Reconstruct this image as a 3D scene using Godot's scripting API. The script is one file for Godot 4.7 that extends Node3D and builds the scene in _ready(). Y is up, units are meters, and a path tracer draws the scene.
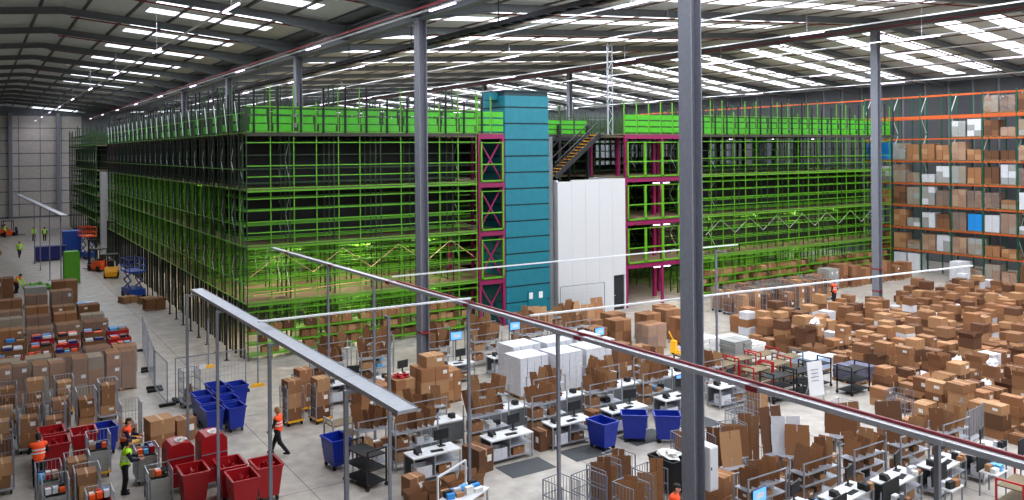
extends Node3D
# A tall distribution hall: lime shelving decks, pallet racking, packing benches and a floor full of cartons. Metres, y up.

var rng := RandomNumberGenerator.new()
var M := {}
var taken := {}
var cube := BoxMesh.new()
var shapes := {}
const ORD := ["first", "second", "third", "fourth", "fifth", "sixth", "seventh", "eighth", "ninth", "tenth", "eleventh", "twelfth", "thirteenth", "fourteenth", "fifteenth", "sixteenth", "seventeenth", "eighteenth", "nineteenth", "twentieth", "twenty-first", "twenty-second", "twenty-third", "twenty-fourth", "twenty-fifth", "twenty-sixth", "twenty-seventh", "twenty-eighth", "twenty-ninth", "thirtieth"]
const SKY_GLOW := 2.6
const SKY_POWER := 128.0
const LED_GLOW := 5.0
const LED_POWER := 10.0
const SHELF_POWER := 6.5
const EXPOSURE := 1.0

func _ready() -> void:
	rng.seed = 7
	view()
	materials()
	shell()
	roof()
	roof_lamps()
	columns()
	mezzanine()
	racking()
	trays()
	people()
	left_floor()
	vehicles()
	benches()
	centre_floor()
	near_row()
	carton_sea()

func view() -> void:
	var c := Camera3D.new()
	c.name = "camera"
	c.projection = Camera3D.PROJECTION_FRUSTUM
	c.near = 0.1
	c.far = 400.0
	c.size = 0.1 * 500.0 / 835.0
	c.frustum_offset = Vector2(0, -0.1 * (250.0 - 150.3) / 835.0)
	c.position = Vector3(0, 11.5, 0)
	c.rotation_degrees = Vector3(0, -32.7, 0)
	c.rotate_object_local(Vector3.BACK, deg_to_rad(-0.5))
	add_child(c)
	c.current = true
	var e := Environment.new()
	e.background_mode = Environment.BG_SKY
	var s := Sky.new()
	var pm := ProceduralSkyMaterial.new()
	pm.sky_top_color = Color(0.62, 0.72, 0.85)
	pm.sky_horizon_color = Color(0.8, 0.85, 0.9)
	s.sky_material = pm
	e.sky = s
	e.tonemap_mode = Environment.TONE_MAPPER_LINEAR
	e.tonemap_exposure = EXPOSURE
	e.sdfgi_enabled = true
	e.ssao_enabled = true
	e.ssil_enabled = true
	var w := WorldEnvironment.new()
	w.name = "world_environment"
	w.environment = e
	add_child(w)

# ---------------------------------------------------------------- helpers
func noise_tex(freq: float, lo: float, hi: float, sd: int, size := 512) -> NoiseTexture2D:
	var n := FastNoiseLite.new()
	n.seed = sd
	n.frequency = freq
	n.fractal_octaves = 5
	var t := NoiseTexture2D.new()
	t.width = size
	t.height = size
	t.seamless = true
	t.noise = n
	var g := Gradient.new()
	g.set_color(0, Color(lo, lo, lo))
	g.set_color(1, Color(hi, hi, hi))
	t.color_ramp = g
	return t

func mat(key: String, col: Color, rough := 0.7, metal := 0.0, tex: Texture2D = null, scale := 1.0) -> StandardMaterial3D:
	var m := StandardMaterial3D.new()
	m.resource_name = key
	m.albedo_color = col
	m.roughness = rough
	m.metallic = metal
	if tex:
		m.albedo_texture = tex
		m.uv1_triplanar = true
		m.uv1_world_triplanar = true
		m.uv1_scale = Vector3.ONE * scale
	M[key] = m
	return m

func glow(key: String, col: Color, power: float) -> void:
	var m := mat(key, col, 0.5)
	m.emission_enabled = true
	m.emission = col
	m.emission_energy_multiplier = power

func numbered(n: String) -> String:
	var k: int = taken.get(n, -1) + 1
	taken[n] = k
	return n if k == 0 else "%s_%03d" % [n, k]

func thing(called: String, label: String, cat: String, at := Vector3.ZERO, turn := 0.0, group := "") -> Node3D:
	var o := Node3D.new()
	o.name = numbered(called)
	add_child(o)
	o.position = at
	o.rotation.y = turn
	o.set_meta("label", label)
	o.set_meta("category", cat)
	if group:
		o.set_meta("group", group)
	return o

func setting(called: String) -> Node3D:
	var o := Node3D.new()
	o.name = called
	o.set_meta("kind", "structure")
	add_child(o)
	return o

func part(p: Node3D, called: String, mesh: Mesh, m: Material, pos := Vector3.ZERO, size := Vector3.ONE, rot := Vector3.ZERO) -> MeshInstance3D:
	var o := MeshInstance3D.new()
	o.name = called
	o.mesh = mesh
	o.material_override = m
	o.transform = Transform3D(Basis.from_euler(rot) * Basis.from_scale(size), pos)
	p.add_child(o, true)
	return o

func box(p: Node3D, called: String, m: Material, c: Vector3, s: Vector3, rot := Vector3.ZERO) -> MeshInstance3D:
	return part(p, called, cube, m, c, s, rot)

func along(a: Vector3, b: Vector3, w: float, h: float) -> Transform3D:
	var d := b - a
	var l := d.length()
	d /= l
	var side := d.cross(Vector3.UP)
	side = Vector3.RIGHT if side.length() < 0.01 else side.normalized()
	return Transform3D(Basis(side * w, d * l, side.cross(d) * h), (a + b) / 2)

func bar(p: Node3D, called: String, m: Material, a: Vector3, b: Vector3, w := 0.05, h := -1.0) -> MeshInstance3D:
	var o := MeshInstance3D.new()
	o.name = called
	o.mesh = cube
	o.material_override = m
	o.transform = along(a, b, w, w if h < 0 else h)
	p.add_child(o, true)
	return o

class MB:
	# collects boxes, bars, tubes and lathes into one mesh
	var v := PackedVector3Array()
	const F := [[0, 1, 3, 2], [5, 4, 6, 7], [4, 0, 2, 6], [1, 5, 7, 3], [2, 3, 7, 6], [4, 5, 1, 0]]
	func put_box(t: Transform3D) -> MB:
		var c := []
		for i in 8:
			c.append(t * Vector3((i & 1) - 0.5, (i >> 1 & 1) - 0.5, 0.5 - (i >> 2 & 1)))
		for f in F:
			quad(c[f[0]], c[f[1]], c[f[2]], c[f[3]])
		return self
	func quad(a: Vector3, b: Vector3, c: Vector3, d: Vector3) -> void:
		v.append_array([a, c, b, a, d, c])
	func box(c: Vector3, s: Vector3, rot := Vector3.ZERO) -> MB:
		return put_box(Transform3D(Basis.from_euler(rot) * Basis.from_scale(s), c))
	func bar(a: Vector3, b: Vector3, w: float, h := -1.0) -> MB:
		var d := (b - a).normalized()
		var side := d.cross(Vector3.UP)
		side = Vector3.RIGHT if side.length() < 0.01 else side.normalized()
		return put_box(Transform3D(Basis(side * w, b - a, side.cross(d) * (w if h < 0 else h)), (a + b) / 2))
	func tube(a: Vector3, b: Vector3, ra: float, rb: float, n := 8) -> MB:
		var d := (b - a).normalized()
		var s := d.cross(Vector3.UP)
		s = Vector3.RIGHT if s.length() < 0.01 else s.normalized()
		var t := s.cross(d)
		for i in n:
			var p := s * cos(TAU * i / n) + t * sin(TAU * i / n)
			var q := s * cos(TAU * (i + 1) / n) + t * sin(TAU * (i + 1) / n)
			quad(a + p * ra, a + q * ra, b + q * rb, b + p * rb)
			v.append_array([a, a + q * ra, a + p * ra, b, b + p * rb, b + q * rb])
		return self
	func prism(poly: PackedVector2Array, z0: float, z1: float) -> MB:
		var n := poly.size()
		var ix := Geometry2D.triangulate_polygon(poly)
		for i in range(0, ix.size(), 3):
			for z in [z0, z1]:
				for k in 3:
					var q: Vector2 = poly[ix[i + k]]
					v.append(Vector3(q.x, q.y, z))
		for i in n:
			var a := poly[i]
			var b := poly[(i + 1) % n]
			quad(Vector3(a.x, a.y, z1), Vector3(b.x, b.y, z1), Vector3(b.x, b.y, z0), Vector3(a.x, a.y, z0))
		return self
	func done() -> ArrayMesh:
		var st := SurfaceTool.new()
		st.begin(Mesh.PRIMITIVE_TRIANGLES)
		st.set_smooth_group(-1)
		for p in v:
			st.add_vertex(p)
		st.generate_normals()
		return st.commit()

func many(p: Node3D, called: String, m: Material, list: Array, stuff := true, shape: Mesh = null) -> void:
	# small bars by the thousand
	var mm := MultiMesh.new()
	mm.transform_format = MultiMesh.TRANSFORM_3D
	var mesh := BoxMesh.new()
	mesh.material = m
	mm.mesh = shape if shape else mesh
	mm.instance_count = list.size()
	for i in list.size():
		mm.set_instance_transform(i, list[i])
	var o := MultiMeshInstance3D.new()
	o.name = called
	o.multimesh = mm
	o.material_override = m
	if stuff:
		o.set_meta("kind", "stuff")
	p.add_child(o, true)

func tbox(c: Vector3, s: Vector3) -> Transform3D:
	return Transform3D(Basis.from_scale(s), c)

func area(p: Node3D, at: Vector3, sx: float, sz: float, power: float, col: Color) -> void:
	var l := AreaLight3D.new()
	l.name = "area_light"
	l.area_size = Vector2(sx, sz)
	l.light_energy = power
	l.area_normalize_energy = true
	l.light_color = col
	l.area_range = 250.0
	l.shadow_enabled = true
	p.add_child(l, true)
	l.position = at
	l.rotation_degrees = Vector3(-90, 0, 0)

func r(a: float, b: float) -> float:
	return rng.randf_range(a, b)

func materials() -> void:
	var soft := noise_tex(0.01, 0.91, 1.0, 3)
	var fine := noise_tex(0.06, 0.78, 1.0, 5)
	var fl := noise_tex(0.012, 0.8, 1.0, 9, 1024)
	var f := mat("concrete", Color(0.76, 0.725, 0.68), 0.45, 0, fl, 0.06)
	f.detail_enabled = true
	f.detail_blend_mode = BaseMaterial3D.BLEND_MODE_MUL
	f.detail_albedo = noise_tex(0.05, 0.86, 1.0, 12)
	for i in 5:
		mat("card%d" % i, [Color(0.65, 0.445, 0.285), Color(0.53, 0.35, 0.215), Color(0.73, 0.545, 0.375), Color(0.42, 0.27, 0.165), Color(0.6, 0.42, 0.28)][i], 0.85, 0, fine, 0.9)
	mat("tape", Color(0.72, 0.56, 0.38), 0.35)
	mat("paper", Color(0.93, 0.92, 0.9), 0.7, 0, soft, 0.8)
	mat("white_card", Color(0.84, 0.84, 0.86), 0.7, 0, soft, 0.8)
	mat("wood", Color(0.66, 0.5, 0.33), 0.8, 0, fine, 1.2)
	mat("lime", Color(0.34, 0.62, 0.02), 0.5, 0, soft, 0.5)
	mat("lime_sheet", Color(0.24, 0.66, 0.0), 0.5, 0, soft, 0.4)
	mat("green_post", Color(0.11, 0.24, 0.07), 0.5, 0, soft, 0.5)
	mat("interior_shade", Color(0.03, 0.045, 0.03), 0.7)  # near-black that paints in the unlit depth of the shelving
	mat("rack_green", Color(0.02, 0.3, 0.2), 0.5)
	mat("orange_beam", Color(0.8, 0.34, 0.06), 0.5, 0, soft, 0.5)
	mat("magenta", Color(0.54, 0.02, 0.3), 0.5, 0, soft, 0.5)
	mat("teal", Color(0.0, 0.44, 0.5), 0.5, 0, soft, 0.3)
	mat("teal_dark", Color(0.02, 0.16, 0.19), 0.6)
	mat("white_wall", Color(0.76, 0.76, 0.76), 0.75)
	mat("steel_dark", Color(0.42, 0.44, 0.45), 0.55, 0.1, soft, 0.4)
	mat("steel_column", Color(0.5, 0.51, 0.55), 0.5, 0.1, soft, 0.7)
	mat("steel_light", Color(0.68, 0.69, 0.72), 0.4, 0.3, soft, 0.8)
	mat("galvanised", Color(0.74, 0.75, 0.78), 0.35, 0.6, fine, 0.8)
	mat("black", Color(0.06, 0.06, 0.07), 0.5)
	mat("black_soft", Color(0.11, 0.11, 0.12), 0.8, 0, fine, 1.0)
	mat("mat_grey", Color(0.3, 0.31, 0.32), 0.9, 0, fine, 1.5)
	mat("roof_sheet", Color(0.84, 0.87, 0.86), 0.6, 0, soft, 0.3)
	mat("purlin", Color(0.5, 0.42, 0.38), 0.6)
	mat("pipe_red", Color(0.5, 0.09, 0.13), 0.5)
	mat("clad", Color(0.75, 0.73, 0.7), 0.6, 0, soft, 0.2)
	mat("clad_grey", Color(0.24, 0.25, 0.27), 0.6, 0, soft, 0.2)
	mat("deck", Color(0.5, 0.43, 0.32), 0.8, 0, fine, 0.5)
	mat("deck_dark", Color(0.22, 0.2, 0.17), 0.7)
	mat("brace_cream", Color(0.85, 0.68, 0.5), 0.6)
	mat("brace_pale", Color(0.72, 0.76, 0.74), 0.5, 0.2)
	mat("blue_tub", Color(0.02, 0.15, 0.58), 0.4)
	mat("red_tub", Color(0.62, 0.01, 0.06), 0.4)
	mat("navy", Color(0.05, 0.1, 0.4), 0.5)
	mat("yellow", Color(0.95, 0.68, 0.05), 0.45)
	mat("orange", Color(0.95, 0.33, 0.05), 0.45)
	mat("lift_blue", Color(0.06, 0.27, 0.62), 0.45)
	mat("hivis_orange", Color(1.0, 0.3, 0.03), 0.7)
	mat("hivis_yellow", Color(0.72, 0.95, 0.06), 0.7)
	mat("reflective", Color(0.85, 0.86, 0.85), 0.4)
	mat("skin", Color(0.78, 0.56, 0.45), 0.6)
	mat("hair_dark", Color(0.1, 0.07, 0.05), 0.6)
	mat("hair_fair", Color(0.6, 0.42, 0.25), 0.6)
	mat("cloth_dark", Color(0.07, 0.07, 0.09), 0.9)
	mat("cloth_navy", Color(0.06, 0.08, 0.14), 0.9)
	mat("rubber", Color(0.05, 0.05, 0.05), 0.8)
	mat("white_metal", Color(0.86, 0.86, 0.87), 0.4)
	mat("worktop", Color(0.86, 0.86, 0.86), 0.4, 0, soft, 0.7)
	mat("red_frame", Color(0.7, 0.05, 0.08), 0.45)
	mat("light_blue", Color(0.35, 0.66, 0.86), 0.5)
	mat("sky_wrap", Color(0.1, 0.52, 0.82), 0.45)
	mat("apple_green", Color(0.33, 0.62, 0.07), 0.6, 0, soft, 0.6)
	mat("mauve", Color(0.38, 0.37, 0.45), 0.6, 0, soft, 0.8)
	mat("tan_goods", Color(0.62, 0.54, 0.44), 0.7, 0, fine, 0.8)
	mat("grey_goods", Color(0.64, 0.64, 0.62), 0.7, 0, fine, 0.8)
	var fm := mat("film", Color(0.93, 0.94, 0.95, 0.09), 0.2)
	fm.transparency = BaseMaterial3D.TRANSPARENCY_ALPHA
	var pm := mat("plastic", Color(0.94, 0.94, 0.95), 0.35)
	pm.backlight_enabled = true
	pm.backlight = Color(0.3, 0.3, 0.3)
	var gm := mat("glass", Color(0.85, 0.9, 0.92, 0.25), 0.05)
	gm.transparency = BaseMaterial3D.TRANSPARENCY_ALPHA
	glow("skylight", Color(0.93, 0.96, 1.0), SKY_GLOW)
	glow("led", Color(0.95, 0.84, 1.0), LED_GLOW)
	mat("sheet_blue", Color(0.74, 0.8, 0.9), 0.6, 0, soft, 0.8)
	mat("purlin_dark", Color(0.24, 0.24, 0.25), 0.6)
	glow("screen", Color(0.35, 0.6, 1.0), 1.2)
	make_shapes()

func crumple(n: int, amp: float, sd: int, flat: float) -> ArrayMesh:
	# a closed dome of crumpled sheet, unit size on the ground
	var nz := FastNoiseLite.new()
	nz.seed = sd
	nz.frequency = 0.9
	var b := MB.new()
	var g := []
	for i in n + 1:
		var row := []
		for j in n * 2 + 1:
			var a := TAU * (j % (n * 2)) / (n * 2)
			var q := PI / 2 * i / n
			var d := Vector3(cos(a) * cos(q), sin(q), sin(a) * cos(q))
			var k := 0.5 + amp * nz.get_noise_3dv(d * 3.0) + amp * 0.6 * nz.get_noise_3dv(d * 9.0)
			row.append(Vector3(d.x * k, d.y * k * flat * 2, d.z * k))
		g.append(row)
	for i in n:
		for j in n * 2:
			b.quad(g[i][j], g[i][j + 1], g[i + 1][j + 1], g[i + 1][j])
	for j in n * 2:
		b.v.append_array([Vector3.ZERO, g[0][j + 1], g[0][j]])
	return b.done()

func make_shapes() -> void:
	# cartons, unit size, base at y 0
	var c := MB.new().box(Vector3(0, 0.49, 0), Vector3(1, 0.98, 1))
	c.box(Vector3(-0.251, 0.99, 0), Vector3(0.49, 0.02, 0.996)).box(Vector3(0.251, 0.99, 0), Vector3(0.49, 0.02, 0.996))
	shapes.carton = c.done()
	shapes.tape = MB.new().box(Vector3(0, 1.002, 0), Vector3(0.09, 0.004, 1)).box(Vector3(0, 0.85, 0.503), Vector3(0.09, 0.31, 0.006)).box(Vector3(0, 0.85, -0.503), Vector3(0.09, 0.31, 0.006)).done()
	shapes.sticker = MB.new().box(Vector3(0.22, 0.6, 0.504), Vector3(0.3, 0.28, 0.008)).done()
	shapes.side_sticker = MB.new().box(Vector3(-0.504, 0.55, 0.15), Vector3(0.008, 0.28, 0.3)).done()
	var o := MB.new().box(Vector3(0, 0.02, 0), Vector3(1, 0.04, 1))
	for s in [-1, 1]:
		o.box(Vector3(0.485 * s, 0.51, 0), Vector3(0.03, 0.94, 1)).box(Vector3(0, 0.51, 0.485 * s), Vector3(0.94, 0.94, 0.03))
	shapes.open_carton = o.done()
	# a flattened carton: folded sheet with slit flaps, base at y 0, facing z
	var p := MB.new().box(Vector3(0, 0.5, 0.006), Vector3(1, 0.56, 0.009)).box(Vector3(0.01, 0.5, -0.006), Vector3(0.98, 0.56, 0.009))
	for s in [-1, 1]:
		p.box(Vector3(0.25 * s, 0.89, 0.006 + 0.002 * s), Vector3(0.47, 0.22, 0.009)).box(Vector3(0.25 * s, 0.11, 0.006), Vector3(0.47, 0.22, 0.009))
	shapes.flat_carton = p.done()
	var w := MB.new()
	for i in 6:
		w.box(Vector3(-0.53 + 0.212 * i, 0.13, 0), Vector3(0.13, 0.025, 1.0))
	for z in [-0.45, 0, 0.45]:
		w.box(Vector3(0, 0.105, z), Vector3(1.2, 0.025, 0.1)).box(Vector3(0, 0.011, z), Vector3(1.2, 0.022, 0.1))
		for x in [-0.53, 0, 0.53]:
			w.box(Vector3(x, 0.057, z), Vector3(0.13, 0.07, 0.1))
	shapes.pallet = w.done()
	# stretch film: rippled sleeve round a unit load, base at y 0
	var nz := FastNoiseLite.new()
	nz.seed = 4
	nz.frequency = 2.2
	var fb := MB.new()
	var ring := []
	for k in 9:
		var row := []
		for i in 33:
			var a := TAU * (i % 32) / 32.0
			var q := Vector2(clampf(cos(a) * 0.74, -0.52, 0.52), clampf(sin(a) * 0.74, -0.52, 0.52))
			q *= 1.0 + 0.035 * nz.get_noise_3d(q.x * 2, k * 0.6, q.y * 2)
			row.append(Vector3(q.x, k / 8.0 * 1.004, q.y))
		ring.append(row)
	for k in 8:
		for i in 32:
			fb.quad(ring[k][i + 1], ring[k][i], ring[k + 1][i], ring[k + 1][i + 1])
	shapes.film = fb.done()
	# wheeled tub, 0.6 x 0.8 x 0.85
	var t := MB.new()
	var lo := [Vector3(-0.24, 0.14, -0.33), Vector3(0.24, 0.14, -0.33), Vector3(0.24, 0.14, 0.33), Vector3(-0.24, 0.14, 0.33)]
	var hi := [Vector3(-0.32, 0.9, -0.42), Vector3(0.32, 0.9, -0.42), Vector3(0.32, 0.9, 0.42), Vector3(-0.32, 0.9, 0.42)]
	for i in 4:
		var j := (i + 1) % 4
		t.quad(lo[i], lo[j], hi[j], hi[i])
		var s := Vector3(0.95, 1, 0.95)
		t.quad(lo[j] * s, lo[i] * s, hi[i] * s, hi[j] * s)
		t.quad(hi[i] * s, hi[i], hi[j], hi[j] * s)
	t.quad(lo[0], lo[1], lo[2], lo[3])
	t.quad(lo[3] + Vector3.UP * 0.02, lo[2] + Vector3.UP * 0.02, lo[1] + Vector3.UP * 0.02, lo[0] + Vector3.UP * 0.02)
	shapes.tub = t.done()
	var rim := MB.new()
	for i in 4:
		rim.bar(hi[i], hi[(i + 1) % 4], 0.05, 0.05)
	shapes.rim = rim.done()
	shapes.wheel = MB.new().tube(Vector3(-0.02, 0, 0), Vector3(0.02, 0, 0), 0.06, 0.06, 10).done()
	shapes.big_wheel = MB.new().tube(Vector3(-0.5, 0, 0), Vector3(0.5, 0, 0), 0.5, 0.5, 18).done()
	# roll cage frames, 0.72 deep (x), 0.8 wide (z), 1.65 tall
	var cs := MB.new()
	for i in 7:
		cs.bar(Vector3(0, 0.2, -0.4 + 0.8 * i / 6.0), Vector3(0, 1.66 if i in [0, 6] else 1.62, -0.4 + 0.8 * i / 6.0), 0.03 if i in [0, 6] else 0.014)
	for y in [0.22, 0.7, 1.2, 1.66]:
		cs.bar(Vector3(0, y, -0.4), Vector3(0, y, 0.4), 0.025)
	shapes.cage_side = cs.done()
	shapes.cage_base = MB.new().box(Vector3(0, 0.19, 0), Vector3(0.72, 0.04, 0.8)).bar(Vector3(-0.36, 0.19, 0.4), Vector3(0.36, 0.19, 0.4), 0.06).bar(Vector3(-0.36, 0.19, -0.4), Vector3(0.36, 0.19, -0.4), 0.06).done()
	shapes.sheet0 = crumple(8, 0.35, 2, 0.45)
	shapes.sheet1 = crumple(8, 0.4, 11, 0.35)
	shapes.sack = crumple(6, 0.12, 5, 0.25)

# small makers shared by many places
func carton(at: Vector3, s: Vector3, turn: float, label: String, group := "", tone := -1, called := "cardboard_box", sticker := true) -> Node3D:
	var o := thing(called, label, "box", at, turn, group)
	var k := tone if tone >= 0 else rng.randi() % 5
	part(o, "body", shapes.carton, M["card%d" % k], Vector3.ZERO, s)
	part(o, "tape", shapes.tape, M.tape, Vector3.ZERO, s)
	if sticker and rng.randf() < 0.6:
		part(o, "shipping_label", shapes.sticker if rng.randf() < 0.5 else shapes.side_sticker, M.paper, Vector3.ZERO, s)
	return o

func open_carton(at: Vector3, s: Vector3, turn: float, label: String, group := "", tone := -1) -> Node3D:
	var o := thing("open_carton", label, "box", at, turn, group)
	var m: Material = M["card%d" % (tone if tone >= 0 else rng.randi() % 5)]
	part(o, "body", shapes.open_carton, m, Vector3.ZERO, s)
	for i in 4:
		var a := PI / 2 * i
		var d := Vector3(sin(a), 0, cos(a))
		var tilt := r(0.1, 0.5)
		var half := s.z / 2 if i % 2 == 0 else s.x / 2
		var wide := s.x if i % 2 == 0 else s.z
		var fl := half * 0.8
		var c := d * (half + sin(tilt) * fl / 2) + Vector3.UP * (s.y * 0.98 + cos(tilt) * fl / 2)
		box(o, "flap", m, c, Vector3(wide * 0.96, fl, 0.012), Vector3(tilt, a, 0))
	return o

func flat_carton(at: Vector3, w: float, h: float, turn: float, lean: float, label: String, group: String, m: Material = null, roll := 0.0) -> Node3D:
	var o := thing("flattened_carton", label, "cardboard", at, turn, group)
	part(o, "folded_sheet", shapes.flat_carton, m if m else M["card%d" % [0, 2, 2, 4, 0, 1][rng.randi() % 6]], Vector3(0, absf(sin(roll)) * w / 2, 0), Vector3(w, h, 1), Vector3(lean, 0, roll))
	return o

func tub(at: Vector3, turn: float, m: Material, called: String, label: String, group: String, s := 1.0) -> Node3D:
	var o := thing(called, label, "tub", at, turn, group)
	part(o, "shell", shapes.tub, m, Vector3.ZERO, Vector3.ONE * s)
	part(o, "rim", shapes.rim, m, Vector3.ZERO, Vector3.ONE * s)
	if called == "red_tub":
		part(o, "fabric_liner", shapes["sheet%d" % (rng.randi() % 2)], m, Vector3(0, 0.5 * s, 0), Vector3(0.4, 0.95, 0.52) * s, Vector3(0, r(0, 3), 0))
	for x in [-0.2, 0.2]:
		for z in [-0.28, 0.28]:
			part(o, "wheel", shapes.wheel, M.rubber, Vector3(x, 0.075, z) * s, Vector3.ONE * s * 1.25)
	return o

func cage(at: Vector3, turn: float, label: String, group: String, deck: Material = null, bars: Material = null, tall := 1.0) -> Node3D:
	var o := thing("roll_cage", label, "roll cage", at, turn, group)
	var bm: Material = bars if bars else M.galvanised
	part(o, "base_deck", shapes.cage_base, deck if deck else M.steel_light)
	for s in [-1, 1]:
		part(o, "side_frame", shapes.cage_side, bm, Vector3(0.36 * s, 0.2 - 0.2 * tall, 0), Vector3(1, tall, 1))
		for z in [-0.32, 0.32]:
			part(o, "wheel", shapes.wheel, M.rubber, Vector3(0.28 * s, 0.075, z), Vector3.ONE * 1.25)
	part(o, "back_frame", shapes.cage_side, bm, Vector3(0, 0.2 - 0.2 * tall, -0.4), Vector3(1, tall, 0.9), Vector3(0, PI / 2, 0))
	return o

func fill(at: Vector3, w: float, d: float, top: float, n: int, turn: float, label: String, group: String, called := "cardboard_box") -> void:
	# a small tower of cartons, one on another
	var y := 0.0
	for k in n:
		var h := top / n * r(0.85, 1.1)
		var tier: String = ["bottom", "upper", "top"][2 if k == n - 1 and n > 2 else mini(k, 1)]
		carton(at + Vector3(r(-0.02, 0.02), y, r(-0.02, 0.02)), Vector3(w * r(0.82, 0.97), h, d * r(0.82, 0.97)), turn + r(-0.06, 0.06), label % (tier if n > 1 else "lone"), group, -1, called)
		y += h * 1.008

func stacked_pallet(at: Vector3, turn: float, s: Vector3, m: Array, nx: int, ny: int, nz: int, label: String, group: String, called := "pallet_load", film := true) -> Node3D:
	# a pallet with its cartons stacked and wrapped: it moves as one
	var o := thing(called, label, "pallet load", at, turn, group)
	part(o, "pallet", shapes.pallet, M.wood, Vector3.ZERO, Vector3(s.x / 1.2 * 1.03, 1, s.z * 1.03))
	var c := Vector3(s.x / nx, s.y / ny, s.z / nz)
	for y in ny:
		for x in nx:
			for z in nz:
				if x > 0 and x < nx - 1 and z > 0 and z < nz - 1 and y < ny - 1:
					continue
				var q := part(o, "carton", shapes.carton, m[rng.randi() % m.size()], Vector3((x + 0.5) * c.x - s.x / 2 + r(-0.008, 0.008), 0.143 + y * c.y, (z + 0.5) * c.z - s.z / 2 + r(-0.008, 0.008)), c * Vector3(0.955, 0.985, 0.955))
				if rng.randf() < 0.18:
					part(q, "shipping_label", shapes.sticker, M.paper)
	if film:
		part(o, "stretch_film", shapes.film, M.film, Vector3(0, 0.1, 0), Vector3(s.x, s.y + 0.05, s.z))
	return o

# ---------------------------------------------------------------- the hall
const KNOT_X := [-20.0, 4.3, 18.45, 55.4, 80.5]
const KNOT_Y := [17.6, 19.76, 18.5, 20.5, 17.4]
const BACK := -175.0
const FRONT := 12.0

func soffit(x: float) -> float:
	for i in 4:
		if x <= KNOT_X[i + 1]:
			return lerpf(KNOT_Y[i], KNOT_Y[i + 1], (x - KNOT_X[i]) / (KNOT_X[i + 1] - KNOT_X[i]))
	return KNOT_Y[4]

func shell() -> void:
	var f := setting("floor")
	box(f, "slab", M.concrete, Vector3(30.25, -0.15, (BACK + FRONT) / 2), Vector3(101.5, 0.3, FRONT - BACK + 1))
	# saw-cut joints between the poured bays, filled with dark sealant
	for i in 9:
		box(f, "joint_seal", M.mat_grey, Vector3(-9.0 + 9.25 * i, 0.001, -80), Vector3(0.02, 0.002, 180))
	for i in 8:
		box(f, "joint_seal", M.mat_grey, Vector3(30, 0.001, -9.2 - 9.25 * i), Vector3(98, 0.002, 0.02))
	var wb := setting("wall_back")
	box(wb, "core", M.steel_dark, Vector3(30.25, 10.5, BACK - 0.3), Vector3(101.5, 21.5, 0.3))
	for i in 6:
		for k in 8:
			box(wb, "panel", M.clad, Vector3(-2.0 + 3.4 * i, 1.35 + 2.3 * k, BACK - 0.11), Vector3(3.28, 2.12, 0.1))
	for x in [0.3, 1.6, 2.7]:
		bar(wb, "riser_pipe", M.pipe_red, Vector3(x, 0, BACK + 0.3), Vector3(x, 18.5, BACK + 0.3), 0.28)
	for x in [5.2, 12.8]:
		bar(wb, "steel_post", M.steel_column, Vector3(x, 0, BACK + 0.3), Vector3(x, 19, BACK + 0.3), 0.6)
	var wr := setting("wall_right")
	box(wr, "core", M.steel_dark, Vector3(80.9, 10.2, -81.5), Vector3(0.3, 20.6, 188))
	for i in 40:
		box(wr, "panel", M.clad_grey if i % 2 else M.purlin_dark, Vector3(80.7, 10.0, -4.0 - 2.4 * i), Vector3(0.1, 17.6, 2.1))
	var wl := setting("wall_left")
	box(wl, "core", M.clad, Vector3(-20.3, 10.2, -81.5), Vector3(0.3, 20.6, 188))
	var wf := setting("wall_front")
	box(wf, "core", M.clad, Vector3(30.25, 10.5, FRONT + 0.3), Vector3(101.5, 21.5, 0.3))

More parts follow.
